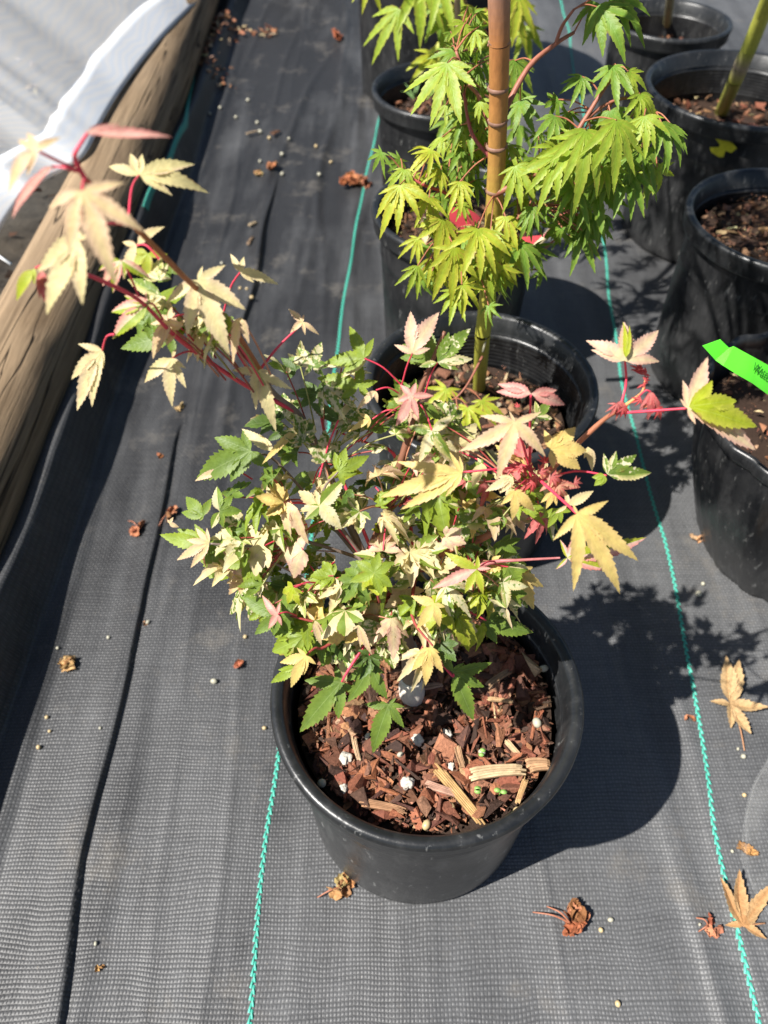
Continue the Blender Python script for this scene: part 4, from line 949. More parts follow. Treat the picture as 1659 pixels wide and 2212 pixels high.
def small_tree(name, label, cx, cy, zb, pts, rad, cols, leaves, seed, cat='tree', crown=None):
    r = random.Random(seed); root = empty(name, (cx, cy, zb)); tag(root, label, cat)
    tr = MB(); n = len(pts)
    for i in range(n - 1):
        k = 6
        for j in range(k):
            a = pts[i].lerp(pts[i + 1], j / k); b = pts[i].lerp(pts[i + 1], (j + 1) / k); c = mixc(cols[i], cols[i + 1], j / k)
            tr.tube([a, b], [rad[i] + (rad[i + 1] - rad[i]) * j / k, rad[i] + (rad[i + 1] - rad[i]) * (j + 1) / k], c + (0,), 14, 1, False)
    tr.build('trunk', MAT['stem'], root)
    if leaves:
        lf = MB(); pt = MB()
        for (px, py, d, lp, typ, di) in leaves:
            s = d / K; T = []
            for a, q in zip([-84, -38, 0, 38, 84], [.6, .9, 1, .9, .6]):
                a = math.radians(-90 + a * .8 + r.uniform(-6, 6) + di); l = lp * s * q; T.append((math.cos(a) * l, math.sin(a) * l))
            add_leaf(lf, P(px, py, d), rt, up, -fw, T, typ, droop=.4, fold=.5, wr=.24, teeth=6, r=r, sinus=.18, tilt=(r.uniform(-.4, .4), r.uniform(-.3, .3)))
            O = P(px, py, d); e = min(pts, key=lambda q_: (q_ - O).length); e = O + (e - O) * .5 if (e - O).length > .12 else e
            pt.tube([e, (e + O) / 2 + Vector((0, 0, .01)), O], [.0014, .001, .0007], (.34, .12, .07, 0), 5, 4, False)
        if crown:
            cc, sd_, nn_ = crown
            for k_ in range(nn_):
                c = cc + Vector((r.gauss(0, sd_), r.gauss(0, sd_), r.gauss(0, sd_ * .6))); zm = .893 - .279 * c.y + .08
                if c.z < zm: c.z = zm + r.random() * .2
                ex, ey, nz = frame(Vector((r.gauss(0, .5), r.gauss(0, .5), 1)), Vector((r.gauss(0, 1), r.gauss(0, 1), -.4)))
                add_leaf(lf, c, ex, ey, nz, template(r.uniform(.035, .055), r, 7), 'gm', droop=.4, fold=.4, wr=.24, teeth=4, r=r, sinus=.18)
            for k_ in range(9):
                e = cc + Vector((r.gauss(0, sd_), r.gauss(0, sd_), r.gauss(0, sd_ * .5))); pt.tube([pts[-1], pts[-1].lerp(e, .5) + Vector((0, 0, .03)), e], [.0035, .0025, .001], (.3, .12, .07, 0), 7, 4, False)
        lf.build('foliage', MAT['gleaf'], root); pt.build('twigs', MAT['stem'], root)
    return root
r9 = random.Random(9)
yg = (.36, .38, .06)
small_tree('maple_sapling', 'slim maple with drooping leaves at the top edge, in the grass tuft pot', DX, DY, .21,
           [Vector((DX + .0, DY, .20)), Vector((DX - .01, DY - .01, .35)), P(1010, 60, 1.27), P(990, -80, 1.15)], [.006, .0055, .005, .0045], [(.3, .2, .1), (.3, .2, .1), (.28, .18, .1), (.28, .18, .1)],
           [(905, -30, 1.15, 120, 'gm', 5), (950, -35, 1.12, 110, 'gm', 15), (862, 20, 1.15, 100, 'gm', -35), (800, -45, 1.2, 70, 'gmy', -10), (1000, 10, 1.2, 90, 'gmy', 10), (980, 30, 1.2, 95, 'gm', -20), (1040, 20, 1.25, 80, 'gmy', 0),
            (1110, 10, 1.25, 90, 'gmy', 25), (1000, 70, 1.22, 100, 'gmy', -35), (1130, 60, 1.3, 80, 'gm', 15), (950, 5, 1.2, 80, 'gm2', 0), (1120, -10, 1.2, 90, 'gmy', 0), (1060, 80, 1.3, 80, 'gm', 0), (940, 120, 1.25, 80, 'gmy', -40)], 31)
small_tree('maple_sapling', 'slim green stemmed maple in the third pot with red tags', CX, CY, .22,
           [G(1000, 420, .22) + Vector((0, 0, -.02)), P(996, 370, 1.18), P(990, 300, 1.10), P(985, 180, 1.0), P(990, 60, .95), P(985, -90, .93)], [.0062, .006, .0055, .005, .004, .0035], [(.30, .36, .08), (.30, .36, .08), (.30, .36, .08), (.3, .3, .1), (.3, .2, .1), (.3, .2, .1)],
           [(960, 170, .99, 60, 'gm2', -10), (1020, 190, 1.0, 60, 'gm2', 10), (1110, 200, 1.0, 80, 'gm2', 5), (1120, 130, .98, 70, 'gm', 10), (965, 260, 1.05, 70, 'gm2', 0), (1120, 270, 1.02, 70, 'gm2', 0), (990, 240, 1.03, 65, 'gm', -12)], 32, crown=(Vector((.06, 1.16, 1.0)), .15, 130))
small_tree('maple_sapling', 'single thin grey green stem in the pot at the top right', FX, FY, .2,
           [G(1440, 62, .20) + Vector((0, 0, -.02)), G(1440, 62, .20), P(1447, 10, 1.72), P(1455, -60, 1.6)], [.010, .0095, .0095, .009], [(.30, .26, .14), (.34, .32, .14), (.32, .28, .16), (.3, .24, .16)], None, 33)
gt = small_tree('maple_sapling', 'leaning yellow green trunk with a grey pruning scar in the wide pot', GX, GY, .21,
           [G(1557, 240, .215) + Vector((0, 0, -.03)), G(1560, 238, .215), P(1590, 170, 1.33), P(1602, 140, 1.29), P(1618, 105, 1.25), P(1648, 30, 1.18), P(1672, -30, 1.12)], [.0135, .0130, .0125, .0135, .0125, .012, .0118],
           [(.34, .26, .12), yg, (.38, .37, .07), (.35, .28, .2), yg, (.42, .42, .07), yg], None, 34)

# ------------------------------------------------------------------ small things
def stone(name, c, s, mat, label, cat, group, seed, flat=.8, sub=2, rough=.12):
    r = random.Random(seed); bm = bmesh.new(); bmesh.ops.create_icosphere(bm, subdivisions=sub, radius=1)
    o = Vector((r.random() * 9, r.random() * 9, 0)); sc = Vector((s * r.uniform(.85, 1.2), s * r.uniform(.8, 1.05), s * flat))
    rot = Matrix.Rotation(r.uniform(0, 6), 3, 'Z')
    for v in bm.verts:
        k = 1 + rough * 2.2 * mnoise.noise(v.co * 1.7 + o); v.co = rot @ Vector((v.co.x * sc.x * k, v.co.y * sc.y * k, v.co.z * sc.z * k))
    me = bpy.data.meshes.new(name); bm.to_mesh(me); bm.free(); ob = link(name, me, mat); ob.location = c; return tag(ob, label, cat, group)
def fz(x, y): return float(fabric_z(x, y))
PG = 'fertiliser pellets scattered on the ground cloth'
SINGLE = {(463, 1474): 'pale green round pellet alone on the cloth just left of the foreground pot', (87, 1618): 'largest and lowest of three tan pellets near the lower left edge', (104, 1553): 'topmost of three tan pellets near the lower left edge',
          (110, 1583): 'smallest, middle one of three tan pellets near the lower left edge', (530, 1377): 'tan pellet on the cloth below the lowest left leaves of the variegated maple', (571, 1573): 'tan pellet touching the left side of the foreground pot rim',
          (1318, 1988): 'white pellet right of the crumpled reddish leaf cluster', (1297, 2010): 'tan pellet right below the white one beside the reddish leaf cluster', (1333, 2169): 'tan pellet alone near the bottom edge, right of centre',
          (208, 2039): 'white bead alone near the lower part of the long dark crease', (562, 288): 'largest pale pellet of the scatter, touching a dark bark piece', (536, 218): 'pale pellet at the top of the scatter beside the pole',
          (220, 1578): 'tiny white crumb left of the long dark crease at mid height', (1435, 680): 'pale pellet in the shade right of the second pot', (683, 320): 'tan pellet farthest right in the scatter near the top', (1508, 1285): 'pale pellet in front of the tagged pot at the right'}
def plab(px, py, mt):
    if (px, py) in SINGLE: return SINGLE[(px, py)], None
    if py < 450: return 'pale pellet of the loose scatter on the cloth between the pole and the back pots', 'pellets scattered near the top left'
    if py < 700: return 'pale pellet of the small scatter above the variegated maple', 'pellets above the variegated maple'
    if px > 1400: return 'pale pellet near the right teal line', 'pellets along the right teal line'
    return 'white crumb on the cloth left of the variegated maple', 'crumbs left of the variegated maple'
k = 0
for (px, py, s, mt) in [(463, 1474, .0042, 'pale'), (87, 1618, .0034, 'pril'), (104, 1553, .0026, 'pril'), (110, 1583, .0023, 'pril'), (530, 1377, .0027, 'pril'), (571, 1573, .0028, 'pril'), (1318, 1988, .0030, 'pale'), (1297, 2010, .0028, 'pril'),
                        (1333, 2169, .0032, 'pril'), (208, 2039, .0022, 'pale'), (268, 230, .0, 'pale'), (536, 218, .0048, 'pale'), (510, 255, .0045, 'pale'), (477, 240, .0045, 'pale'), (556, 266, .0048, 'pale'), (562, 288, .006, 'pale'), (582, 300, .0048, 'pril'),
                        (562, 350, .0045, 'pale'), (625, 308, .004, 'pale'), (683, 320, .0045, 'pril'), (610, 340, .005, 'pale'), (610, 378, .005, 'pale'), (690, 385, .005, 'pale'), (715, 352, .004, 'pril'), (455, 252, .004, 'pale'), (480, 575, .0035, 'pale'),
                        (565, 600, .0035, 'pril'), (545, 652, .0045, 'pril'), (520, 630, .0035, 'pril'), (535, 635, .003, 'pril'), (565, 610, .003, 'pale'), (1508, 1285, .0045, 'pale'), (1518, 1262, .003, 'pale'), (320, 1345, .003, 'pale'), (128, 1405, .002, 'pale'), (236, 1380, .0025, 'pale'),
                        (1435, 680, .004, 'pale'), (220, 1578, .0018, 'pale'), (1592, 1620, .002, 'pale'), (1603, 1637, .0034, 'pale'), (1605, 1720, .003, 'pril'), (1580, 1840, .002, 'pale'), (1510, 1998, .0018, 'pale')]:
    if s == 0: continue
    k += 1; g = G(px, py); z = fz(g.x, g.y)
    big = (px, py) == (463, 1474)
    stone('fertiliser_pellet', (g.x, g.y, z + s * .75), s, MAT[mt], *plab(px, py, mt)[:1], 'pellet', plab(px, py, mt)[1], k, .95, 2, .03)
# pieces lying on the mulch of the foreground pot
for i, (px, py, s, lab) in enumerate([(880, 1691, .0050, 'largest white perlite lump, near the front of the foreground pot'), (903, 1598, .0045, 'white perlite lump right below the trunk of the variegated maple'), (965, 1585, .0044, 'white perlite lump half buried right of the one below the trunk'),
                                    (743, 1703, .0036, 'greyish perlite lump near the front left of the foreground pot'), (975, 1655, .0030, 'small white perlite crumb beside the long straw splinter'), (746, 1638, .0050, 'brownish weathered perlite lump in the left of the foreground pot')]):
    g = G(px, py, .243); stone('perlite_lump', g, s, MAT['perl'], lab, 'perlite', None, 100 + i, .7, 3, .34)
for i, (px, py, mt) in enumerate([(695, 1692, 'pale'), (921, 1782, 'pril'), (973, 1743, 'pril'), (1117, 1752, 'pril'), (1160, 1561, 'pale'), (1175, 1444, 'pale'), (865, 1630, 'pale'), (1041, 1625, 'pale'), (794, 1590, 'pale')]):
    g = G(px, py, .243); stone('fertiliser_pellet', g, .0042 if i < 6 else .003, MAT[mt], ['cream pellet farthest left on the bark of the foreground pot', 'amber pellet nearest the front rim of the foreground pot', 'pale amber pellet just left of the longest straw splinter', 'pale pellet against the right front rim at the foot of the narrow splinter',
        'white pellet near the right wall of the foreground pot', 'pale pellet in the shade at the back right of the foreground bark', 'small cream pellet below the hanging dark green leaf tip', 'tiny greenish pellet beside the upper seedling', 'tiny cream pellet in the left part of the foreground bark'][i], 'pellet', None, 140 + i, .95, 2, .03)
def splinter(a, b, w, z, col, label, name='wood_splinter', seed=1, th=.0035):
    r = random.Random(seed); A = G(a[0], a[1], z); Bp = G(b[0], b[1], z + .001); d = (Bp - A); L = d.length; d.normalize(); sd = Vector((-d.y, d.x, 0)).normalized(); sd = d.cross(Vector((0, 0, 1))).normalized()
    mb = MB(); n = 9; c4 = tuple(col) + (0,); lanes = 5; b_ = 0
    offs = [(r.uniform(0, .12), 1 - r.uniform(0, .12)) for _ in range(lanes)]
    for ln in range(lanes):                       # split along the grain into lanes that end raggedly
        c0_, c1_ = -.5 + ln / lanes, -.5 + (ln + 1.0) / lanes - .02; hh = th * r.uniform(.75, 1.1); b_ = len(mb.v)
        for i in range(n):
            t = offs[ln][0] + (offs[ln][1] - offs[ln][0]) * i / (n - 1); ww = w * (1 - .25 * t); cv_ = sd * (.18 * math.sin(t * 2.6 + seed)) * w
            e_ = .35 if i in (0, n - 1) else 1
            p = A + d * L * t + cv_
            for (s_, h_) in ((c0_, 0), (c1_, 0), (c1_, .85 * e_), ((c0_ + c1_) / 2, e_), (c0_, .9 * e_)): mb.v.append(p + sd * s_ * ww + Vector((0, 0, hh * h_)))
        k5 = tuple(x * y for x, y in zip(col, [r.uniform(.8, 1.15)] * 3)) + (0,)
        for i in range(n - 1):
            for k_ in range(5): mb.face((b_ + i * 5 + k_, b_ + i * 5 + (k_ + 1) % 5, b_ + (i + 1) * 5 + (k_ + 1) % 5, b_ + (i + 1) * 5 + k_), [k5] * 4, None, [(i / n * L * 100, ln + k_ * .2), (i / n * L * 100, ln + k_ * .2 + .2), ((i + 1) / n * L * 100, ln + k_ * .2 + .2), ((i + 1) / n * L * 100, ln + k_ * .2)])
        mb.face(tuple(b_ + q for q in range(4, -1, -1)), [k5] * 5); mb.face(tuple(b_ + (n - 1) * 5 + q for q in range(5)), [k5] * 5)
    me_o = mb.build(name, MAT['wood'], None, False); return tag(me_o, label, 'wood splinter')
ST = (.50, .31, .13); PW = (.56, .41, .24)
splinter((938, 1648), (1042, 1788), .0095, .243, ST, 'longest straw coloured splinter slanting down to the front rim of the foreground pot', seed=2)
splinter((1012, 1675), (1138, 1668), .0115, .246, PW, 'broad pale blond chip lying level across the bark at the right', seed=3, th=.004)
splinter((1138, 1662), (1190, 1652), .013, .242, (.44, .26, .14), 'brown split chip touching the right end of the broad blond chip', seed=4)
splinter((1134, 1678), (1118, 1742), .0055, .242, (.60, .38, .18), 'narrow tan splinter running down from the end of the broad blond chip', seed=5)
splinter((985, 1608), (1004, 1662), .0065, .243, (.45, .27, .15), 'short brown splinter left of the small green sprout', seed=6)
splinter((765, 1590), (776, 1645), .005, .243, (.60, .42, .26), 'slim upright splinter at the left of the foreground pot', seed=7)
splinter((918, 1690), (992, 1722), .007, .243, (.48, .28, .20), 'pinkish brown splinter crossing under the longest straw splinter', seed=8)
splinter((776, 1732), (880, 1758), .0075, .243, (.40, .22, .12), 'brown ragged splinter near the front left rim', seed=9)
splinter((1050, 1488), (1105, 1448), .007, .245, (.38, .24, .14), 'greyish brown stick in the shade right of the maple trunk', seed=10)
splinter((1050, 1512), (1112, 1516), .004, .244, (.58, .38, .2), 'thin tan twig level with the foot of the maple trunk', seed=11)
splinter((1090, 1600), (1128, 1636), .005, .243, (.56, .38, .22), 'small tan curl of wood near the right wall of the pot', seed=12)
splinter((855, 1493), (958, 1478), .006, .250, (.42, .26, .19), 'pinkish stick poking out behind the maple trunk', seed=13)
def sprout(px, py, label, s=.0034, seed=0):
    g = G(px, py, .243); r = random.Random(seed); root = empty('seedling', g); tag(root, label, 'seedling')
    mb = MB(); mb.tube([g + Vector((0, 0, -.003)), g + Vector((0, 0, .007))], [.0006, .0005], (.3, .5, .1, 0), 6, 1); mb.build('stalk', MAT['sprout'], root)
    for sgn in (-1, 1):
        m2 = MB(); n = 12; a0 = r.uniform(0, 3); c = g + Vector((sgn * s * .8 * math.cos(a0), sgn * s * .8 * math.sin(a0), .008))
        for k_ in range(n):
            a = 2 * math.pi * k_ / n; m2.v.append(c + Vector((math.cos(a) * s * .85, math.sin(a) * s * .6, .0005)))
        for k_ in range(n):
            a = 2 * math.pi * k_ / n; m2.v.append(c + Vector((math.cos(a) * s * .8, math.sin(a) * s * .55, -.0006)))
        m2.face(tuple(range(n))); m2.face(tuple(range(2 * n - 1, n - 1, -1)))
        for k_ in range(n): m2.face((k_, n + k_, n + (k_ + 1) % n, (k_ + 1) % n))
        m2.build('seed_leaf', MAT['sprout'], root)
sprout(1036, 1714, 'tiny two leaved green seedling left of its twin at the front of the foreground pot', seed=1)
sprout(1079, 1716, 'tiny two leaved green seedling nearest the narrow tan splinter', seed=2)
sprout(1042, 1634, 'tiny green seedling higher up between brown splinters', .003, 3)

# dry leaves and litter on the cloth
def dry_leaf(J, tips, typ, label, z=.004, wr=.26, droop=-.25, teeth=7, stem=None, name='dry_leaf', seed=0, fold=.5):
    g = G(*J); g.z = fz(g.x, g.y) + z; s = (g - CAM).dot(fw) / K; T = []
    for t in tips:
        q = G(*t); T.append((q.x - g.x, q.y - g.y))
    root = empty(name, g); tag(root, label, 'dry leaf'); mb = MB()
    add_leaf(mb, g, Vector((1, 0, 0)), Vector((0, 1, 0)), Vector((0, 0, 1)), T, typ, droop=droop, fold=fold, wr=wr, teeth=teeth, r=random.Random(seed), sinus=.2, wav=.05)
    mb.build('blade', MAT['dry'], root, False)
    if stem:
        m2 = MB(); e = G(*stem); e.z = fz(e.x, e.y) + .003; m2.tube([g, (g + e) / 2 + Vector((.002, 0, .003)), e], [.0010, .0009, .0008], (.40, .20, .10, 0), 6, 5); m2.build('leaf_stalk', MAT['stem'], root)
    return root
dry_leaf((1601, 2003), [(1543, 1903), (1584, 1888), (1657, 1917), (1562, 2000), (1650, 2035), (1638, 1950)], 'dry', 'tan dry maple leaf spread over the right teal line near the bottom corner', stem=(1650, 1996), seed=1, wr=.30)
dry_leaf((1573, 1525), [(1563, 1432), (1530, 1522), (1650, 1535), (1607, 1598), (1580, 1580), (1590, 1440)], 'drypale', 'straw coloured withered maple leaf at the right edge below the dappled shade', stem=(1605, 1625), seed=2, wr=.36)
def crumple(px, py, s, typ, label, seed, name='crumpled_leaf', stems=(), n=7):
    r = random.Random(seed); g = G(px, py); g.z = fz(g.x, g.y); root = empty(name, g); tag(root, label, 'dry leaf'); mb = MB()
    for k_ in range(max(2, n // 2)):
        O = g + Vector((r.gauss(0, s * .35), r.gauss(0, s * .35), s * r.uniform(.25, .5)))
        rot = Matrix.Rotation(r.uniform(0, 6.3), 3, 'Z') @ Matrix.Rotation(r.uniform(-1.3, 1.3), 3, 'X'); q_ = 11; b_ = len(mb.v); sd = r.random() * 50; cv = r.uniform(1.2, 2.4)
        for i in range(q_):
            for j in range(q_):
                u, v = i / (q_ - 1) * 2 - 1, j / (q_ - 1) * 2 - 1
                ed_ = 1 + .35 * mnoise.noise(Vector((u * 3 + sd, v * 3, 0)))
                wd = (1 - .75 * abs(u) ** 1.6) * ed_
                x = math.sin(u * cv * .6) / cv * 1.7; y = math.sin(v * cv * wd) / cv; z_ = (1 - math.cos(v * cv * wd)) / cv * .9 + .25 * u * u
                nv = Vector((x, y, z_)) * s * .85; nv += Vector((mnoise.noise(nv * 190 + Vector((sd, 0, 0))), mnoise.noise(nv * 190 + Vector((0, sd, 0))), mnoise.noise(nv * 230 + Vector((0, 0, sd))))) * s * .30
                mb.v.append(O + rot @ nv)
        cm = jit(leafcol(typ, 0, 1, 1, r)[r.randint(0, 1)], r, .25) + (0,)
        for i in range(q_ - 1):
            for j in range(q_ - 1):
                if (i in (0, q_ - 2) or j in (0, q_ - 2)) and r.random() < .3: continue
                mb.face((b_ + i * q_ + j, b_ + i * q_ + j + 1, b_ + (i + 1) * q_ + j + 1, b_ + (i + 1) * q_ + j), [cm] * 4)
    mb.build('blade', MAT['dry'], root, False)
    if stems:
        m2 = MB()
        for (ex_, ey_) in stems:
            e = G(ex_, ey_); e.z = fz(e.x, e.y) + .004; m2.tube([g + Vector((0, 0, .004)), (g + e) / 2 + Vector((.001, .001, .008)), e], [.0011, .0009, .0006], (.36, .14, .08, 0), 6, 5)
        m2.build('leaf_stalk', MAT['stem'], root)
crumple(1230, 1996, .017, 'dryred', 'crumpled reddish leaf cluster on the sunlit cloth below and right of the foreground pot', 1, stems=((1150, 1972), (1180, 1960)), n=9)
crumple(1528, 2003, .010, 'dryred', 'small curled brown leaf touching the tan maple leaf', 2, stems=((1500, 1985), (1505, 2015)))
crumple(742, 1918, .012, 'dry', 'crumpled golden brown leaf at the foot of the foreground pot', 3, stems=((686, 1940),), n=8)
crumple(155, 1440, .013, 'dry', 'round curled rusty leaf alone on the cloth at the lower left', 4, n=9)
crumple(303, 1148, .012, 'dryred', 'dark brown seed head left of the reddish one', 5, stems=((278, 1128),), n=7)
crumple(368, 1113, .012, 'dryred', 'reddish crumpled leaf just above and right of the brown seed head', 6, stems=((345, 1140),), n=7)
crumple(518, 1438, .008, 'dryred', 'small purple brown scrap left of the foreground pot rim', 7, n=5)
crumple(388, 885, .010, 'drypale', 'pale yellow scrap below the hanging cream leaves', 8, n=3)
crumple(345, 988, .007, 'dryred', 'thin brown shred on the dark crease at mid left', 9, n=3)
crumple(316, 1345, .006, 'drypale', 'small pale chip beside the long dark crease', 10, n=3)
crumple(770, 402, .026, 'dryred', 'red and brown seed cluster lying beside the left teal line', 11, n=14)
crumple(1487, 1555, .006, 'dryred', 'little brown bud at the edge of the foreground pot shadow', 12, n=4)
crumple(727, 90, .030, 'dryred', 'orange brown dry leaf near the top, left of the largest pot', 13, n=4)
crumple(1435, 760, .012, 'dry', 'brown debris under the shaded pot at the right', 14, n=6)
crumple(1505, 1165, .009, 'drypale', 'faded twig like scrap in the sunlit gap right of the maple', 15, n=4)
crumple(1610, 1840, .010, 'dry', 'curled tan fragment beside the clear plastic film', 16, n=4)
crumple(216, 2093, .005, 'dry', 'tiny curved brown husk at the bottom left', 17, n=3)
crumple(590, 370, .016, 'dryred', 'loose brown crumbs among the pale pellets near the top', 18, n=8)
crumple(560, 375, .012, 'dry', 'thin brown shred left of the pale pellets near the top', 19, n=4)
def litter_pile():
    r = random.Random(44); mb = MB()
    for k_ in range(260):
        t = r.random()
        if t < .45: px, py = 460 + r.gauss(0, 16), 60 + r.uniform(-5, 140)
        elif t < .8: px, py = 470 + r.uniform(0, 130), 72 + r.gauss(0, 5) + .0 * r.random()
        else: px, py = 480 + r.gauss(0, 18), 85 + r.gauss(0, 20)
        g = G(px, py); L = r.uniform(.010, .035); hull_chunk(mb, (g.x, g.y, fz(g.x, g.y) + r.uniform(.002, .012)), (L, L * r.uniform(.2, .6), L * .25), rrot(r, .3), jit(r.choice([(.24, .10, .05), (.32, .15, .08), (.14, .07, .04), (.45, .33, .2)]), r, .2), r, 8)
    o = mb.build('bark_litter', MAT['bark'], None, False); tag(o, 'drift of brown bark crumbs against the far end of the pole', 'litter', None, 'stuff')
    mb = MB()
    for k_ in range(240):
        x, y = r.uniform(-1.3, -.70), r.uniform(.6, 2.6); L = r.uniform(.015, .06)
        hull_chunk(mb, (x, y, -.02 + r.uniform(0, .02)), (L, L * r.uniform(.15, .6), L * .2), rrot(r, .3), jit(r.choice([(.24, .14, .08), (.40, .30, .2), (.10, .06, .04), (.5, .42, .3)]), r, .2), r, 8)
    o = mb.build('garden_litter', MAT['bark'], None, False); tag(o, 'wood shreds and dead stalks beyond the wooden pole', 'litter', None, 'stuff')
litter_pile()
splinter((535, 488), (556, 480), .010, .006, (.36, .28, .18), 'short dull twig lying on the cloth between the two creases', name='twig', seed=20)
splinter((530, 290), (560, 284), .010, .006, (.34, .26, .18), 'thin dull twig left of the largest pale pellet', name='twig', seed=21)
splinter((535, 530), (548, 512), .007, .005, (.26, .18, .12), 'faint dark twig on the cloth below the dull one', name='twig', seed=22)
splinter((588, 292), (604, 282), .016, .008, (.10, .05, .03), 'stubby dark brown bark piece touching the largest pale pellet', name='bark_piece', seed=23)

# ------------------------------------------------------------------ tags
def slab(name, pts, th, mat, parent=None, nrm=None, bend=0.0):
    """thin bent plate through a list of left/right edge point pairs"""
    vs = []; n = len(pts)
    for a, b in pts:
        nn = (b - a).cross((pts[-1][0] - pts[0][0])).normalized()
        vs += [a + nn * th / 2, b + nn * th / 2, b - nn * th / 2, a - nn * th / 2]
    fs = []
    for i in range(n - 1):
        for k_ in range(4): fs.append((i * 4 + k_, i * 4 + (k_ + 1) % 4, (i + 1) * 4 + (k_ + 1) % 4, (i + 1) * 4 + k_))
    fs += [(3, 2, 1, 0), tuple((n - 1) * 4 + q for q in range(4))]
    me = pymesh(name, vs, fs); o = link(name, me, mat, parent, True); o.modifiers.new('e', 'EDGE_SPLIT'); return o
MAT['gtag'] = m_plain('green_tag', (.10, .62, .03), .35, .5, 40, .12, .1); MAT['ink'] = m_plain('ink', (.03, .26, .02), .6, .2)
MAT['rtag'] = m_plain('red_tag', (.50, .05, .06), .4, .5, 40, .15, .1); MAT['ytag'] = m_plain('yellow_sticker', (.62, .56, .03), .45, .4, 90, .2, .3)
MAT['ptag'] = m_plain('pink_tag', (.75, .18, .22), .4, .4); MAT['stick'] = m_plain('bamboo_stick', (.55, .46, .28), .6, .3); MAT['wtag'] = m_plain('white_plastic', (.75, .75, .74), .3, .5)
def green_tag():
    d0, d1 = .66, .735
    pts = [(P(1556, 733, d0 + .004), P(1517, 747, d0 + .004)), (P(1575, 752, d0 + .010), P(1545, 778, d0 + .010)), (P(1585, 748, d0), P(1562, 790, d0 + .008)), (P(1610, 762, d0 + .006), P(1590, 808, d0 + .004)), (P(1640, 778, d0 + .004), P(1625, 828, d0 + .010)),
           (P(1700, 812, d0 + .03), P(1685, 872, d0 + .04)), (P(1760, 850, .72), P(1745, 915, .73))]
    root = empty('plant_tag', P(1640, 800, .68)); tag(root, 'bright green plastic plant tag with faint printing, reaching in from the right edge', 'plant tag')
    slab('tag_strip', pts, .0006, MAT['gtag'], root)
    cu = bpy.data.curves.new('t', 'FONT'); cu.body = 'Waterer Vis'; cu.size = .0105; cu.extrude = .0001
    tmp = bpy.data.objects.new('t', cu); COL.objects.link(tmp); dg = bpy.context.evaluated_depsgraph_get(); me = bpy.data.meshes.new_from_object(tmp.evaluated_get(dg)); bpy.data.objects.remove(tmp)
    A = P(1620, 789, d0 - .0); Bq = P(1700, 838, d0 + .032); ex = (Bq - A).normalized(); c_ = (pts[4][0] - pts[4][1]); n_ = ex.cross(c_).normalized()
    if n_.dot(-fw) < 0: n_ = -n_
    ey = n_.cross(ex).normalized()
    o = link('printing', me, MAT['ink'], root, False); M_ = Matrix((ex, ey, n_)).transposed().to_4x4(); M_.translation = P(1621, 800, d0 + .004) - fw * .0022
    o.matrix_parent_inverse = Matrix.Identity(4); o.matrix_local = Matrix.Translation(-root.location) @ M_
green_tag()
t1 = slab('plant_tag', [(P(985, 440, 1.10), P(965, 470, 1.10)), (P(1020, 455, 1.11), P(1000, 500, 1.11)), (P(1038, 470, 1.12), P(1020, 515, 1.12))], .0006, MAT['rtag']); tag(t1, 'dark red plastic tag lying on the bark of the third pot', 'plant tag')
t2 = slab('plant_tag', [(P(1095, 517, 1.04), P(1098, 532, 1.04)), (P(1130, 512, 1.04), P(1135, 530, 1.04)), (P(1172, 508, 1.04), P(1168, 530, 1.04))], .0006, MAT['rtag']); tag(t2, 'bright red tag end at the right rim of the third pot', 'plant tag')
t3 = slab('plant_tag', [(P(1172, 510, .98), P(1178, 515, .98)), (P(1200, 478, .96), P(1208, 484, .96)), (P(1232, 445, .94), P(1240, 452, .94)), (P(1252, 425, .92), P(1262, 432, .92))], .0006, MAT['ptag']); tag(t3, 'slim pink tag slanting up behind the hanging green leaves', 'plant tag')
mb = MB(); mb.tube([P(1155, 535, 1.02), P(1175, 515, 1.01), P(1192, 495, 1.0)], [.0045, .004, .0038], (.55, .46, .28, 0), 10, 3); tag(mb.build('bamboo_cane', MAT['stick']), 'short pale cane at the rim of the third pot below the pink tag', 'cane')
def ysticker():
    root = None
    vs = []; fs = []
    def onpot(px, py):
        r_ = ray(px, py); best = None
        for i in range(4000):
            t = .9 + i * .0003; q = CAM + r_ * t; rad = .1655 + (.188 - .0135 - .165) * max(0, (q.z - .01)) / .26
            if math.hypot(q.x - GX, q.y - GY) < rad + .0012: return q
        return CAM + r_ * 1.35
    out = [(1549, 291), (1583, 310), (1592, 320), (1580, 330), (1567, 325), (1563, 339), (1553, 339), (1536, 328), (1534, 318), (1553, 318), (1557, 307), (1546, 300)]
    c = onpot(1560, 318); top = [onpot(*q) for q in out]; nn = Vector((GX - c.x, GY - c.y, 0)).normalized()
    n = len(top); vs = [c - nn * .0008] + [q - nn * .0008 for q in top] + [q + nn * .0006 for q in top]
    for i in range(n): fs.append((0, 1 + i, 1 + (i + 1) % n)); fs.append((1 + i, 1 + n + i, 1 + n + (i + 1) % n, 1 + (i + 1) % n))
    o = link('torn_sticker', pymesh('torn_sticker', vs, fs), MAT['ytag'], None, False); tag(o, 'torn bright yellow sticker on the side of the wide black pot', 'sticker')
ysticker()
mb = MB(); mb.tube([P(-30, 535, .9), P(24, 571, .9)], [.0022, .0022], (.75, .75, .74, 0), 8, 1); tag(mb.build('plastic_stake', MAT['wtag']), 'thin white stake end poking in at the left edge over the pole', 'stake')
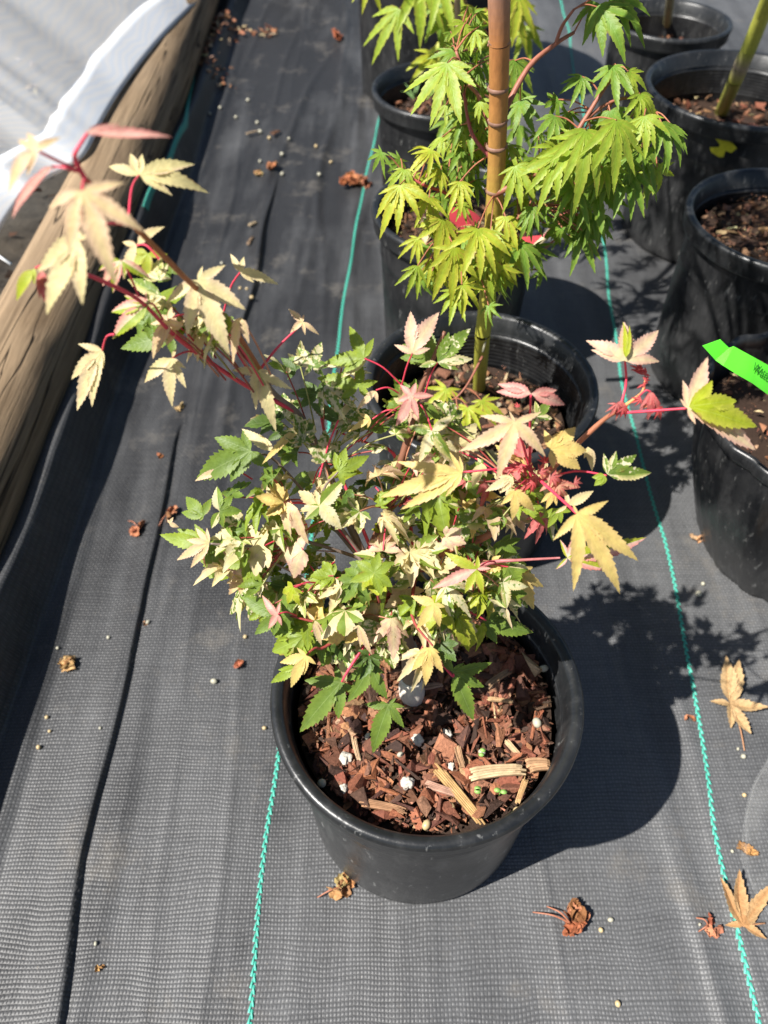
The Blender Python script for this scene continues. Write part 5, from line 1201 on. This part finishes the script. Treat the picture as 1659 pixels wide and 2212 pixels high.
def grass_tuft():
    r = random.Random(2); g = G(895, 215, .222); root = empty('grass_tuft', g); tag(root, 'small tuft of pale green grass in the second pot from the back', 'grass')
    mb = MB()
    for (dx, dz, ln) in ((.012, .05, .012), (-.022, .03, .01), (-.012, .028, .0), (.004, .04, .01), (-.03, .015, .0), (.016, .035, .0)):
        tip = g + Vector((dx, r.uniform(-.01, .01), dz)); m_ = (g + tip) / 2 + Vector((0, 0, .006)); i = len(mb.v)
        wv = Vector((.0028, 0, 0)); pts = [g, m_, tip]
        for q, ww in zip(pts, (1, .9, .05)): mb.v += [q - wv * ww, q + wv * ww, q + Vector((0, .0012 * ww + .0002, 0))]
        for k_ in range(2):
            for e in range(3): mb.face((i + k_ * 3 + e, i + k_ * 3 + (e + 1) % 3, i + k_ * 3 + 3 + (e + 1) % 3, i + k_ * 3 + 3 + e), [(.2, .34, .12, 0)] * 4)
    mb.build('blades', MAT['stem'], root)
grass_tuft()
def film():
    r = random.Random(3); vs = []; fs = []; nu, nv = 30, 30
    edge = [G(1659, 1638), G(1625, 1700), G(1608, 1760), G(1600, 1850), G(1615, 1900), G(1635, 1945), G(1662, 1985)]
    for i in range(nu):
        t = i / (nu - 1) * (len(edge) - 1); k_ = min(int(t), len(edge) - 2); e = edge[k_].lerp(edge[k_ + 1], t - k_)
        for j in range(nv):
            s_ = j / (nv - 1); x = e.x + s_ * .16; y = e.y + s_ * .02
            z = .004 + .018 * math.sin(min(1, s_ * 3) * math.pi / 2) * math.sin(i / (nu - 1) * math.pi) + .006 * mnoise.noise(Vector((x * 30, y * 30, 0))) + .003 * mnoise.noise(Vector((x * 90, y * 90, 3)))
            vs.append((x, y, z + .003))
    for i in range(nu - 1):
        for j in range(nv - 1): fs.append((i * nv + j, i * nv + j + 1, (i + 1) * nv + j + 1, (i + 1) * nv + j))
    root = empty('plastic_sheet', tuple(G(1640, 1800))); tag(root, 'crinkled clear plastic film cut by the lower right edge', 'plastic film')
    o = link('film', pymesh('film', vs, fs), MAT['film'], root); md = o.modifiers.new('t', 'SOLIDIFY'); md.thickness = .0004
    mb = MB(); mb.tube([q + Vector((0, 0, .006)) for q in edge], [.0012] * len(edge), (.42, .38, .30, 0), 6, 6, True, .4); mb.build('folded_edge', MAT['film'], root)
film()
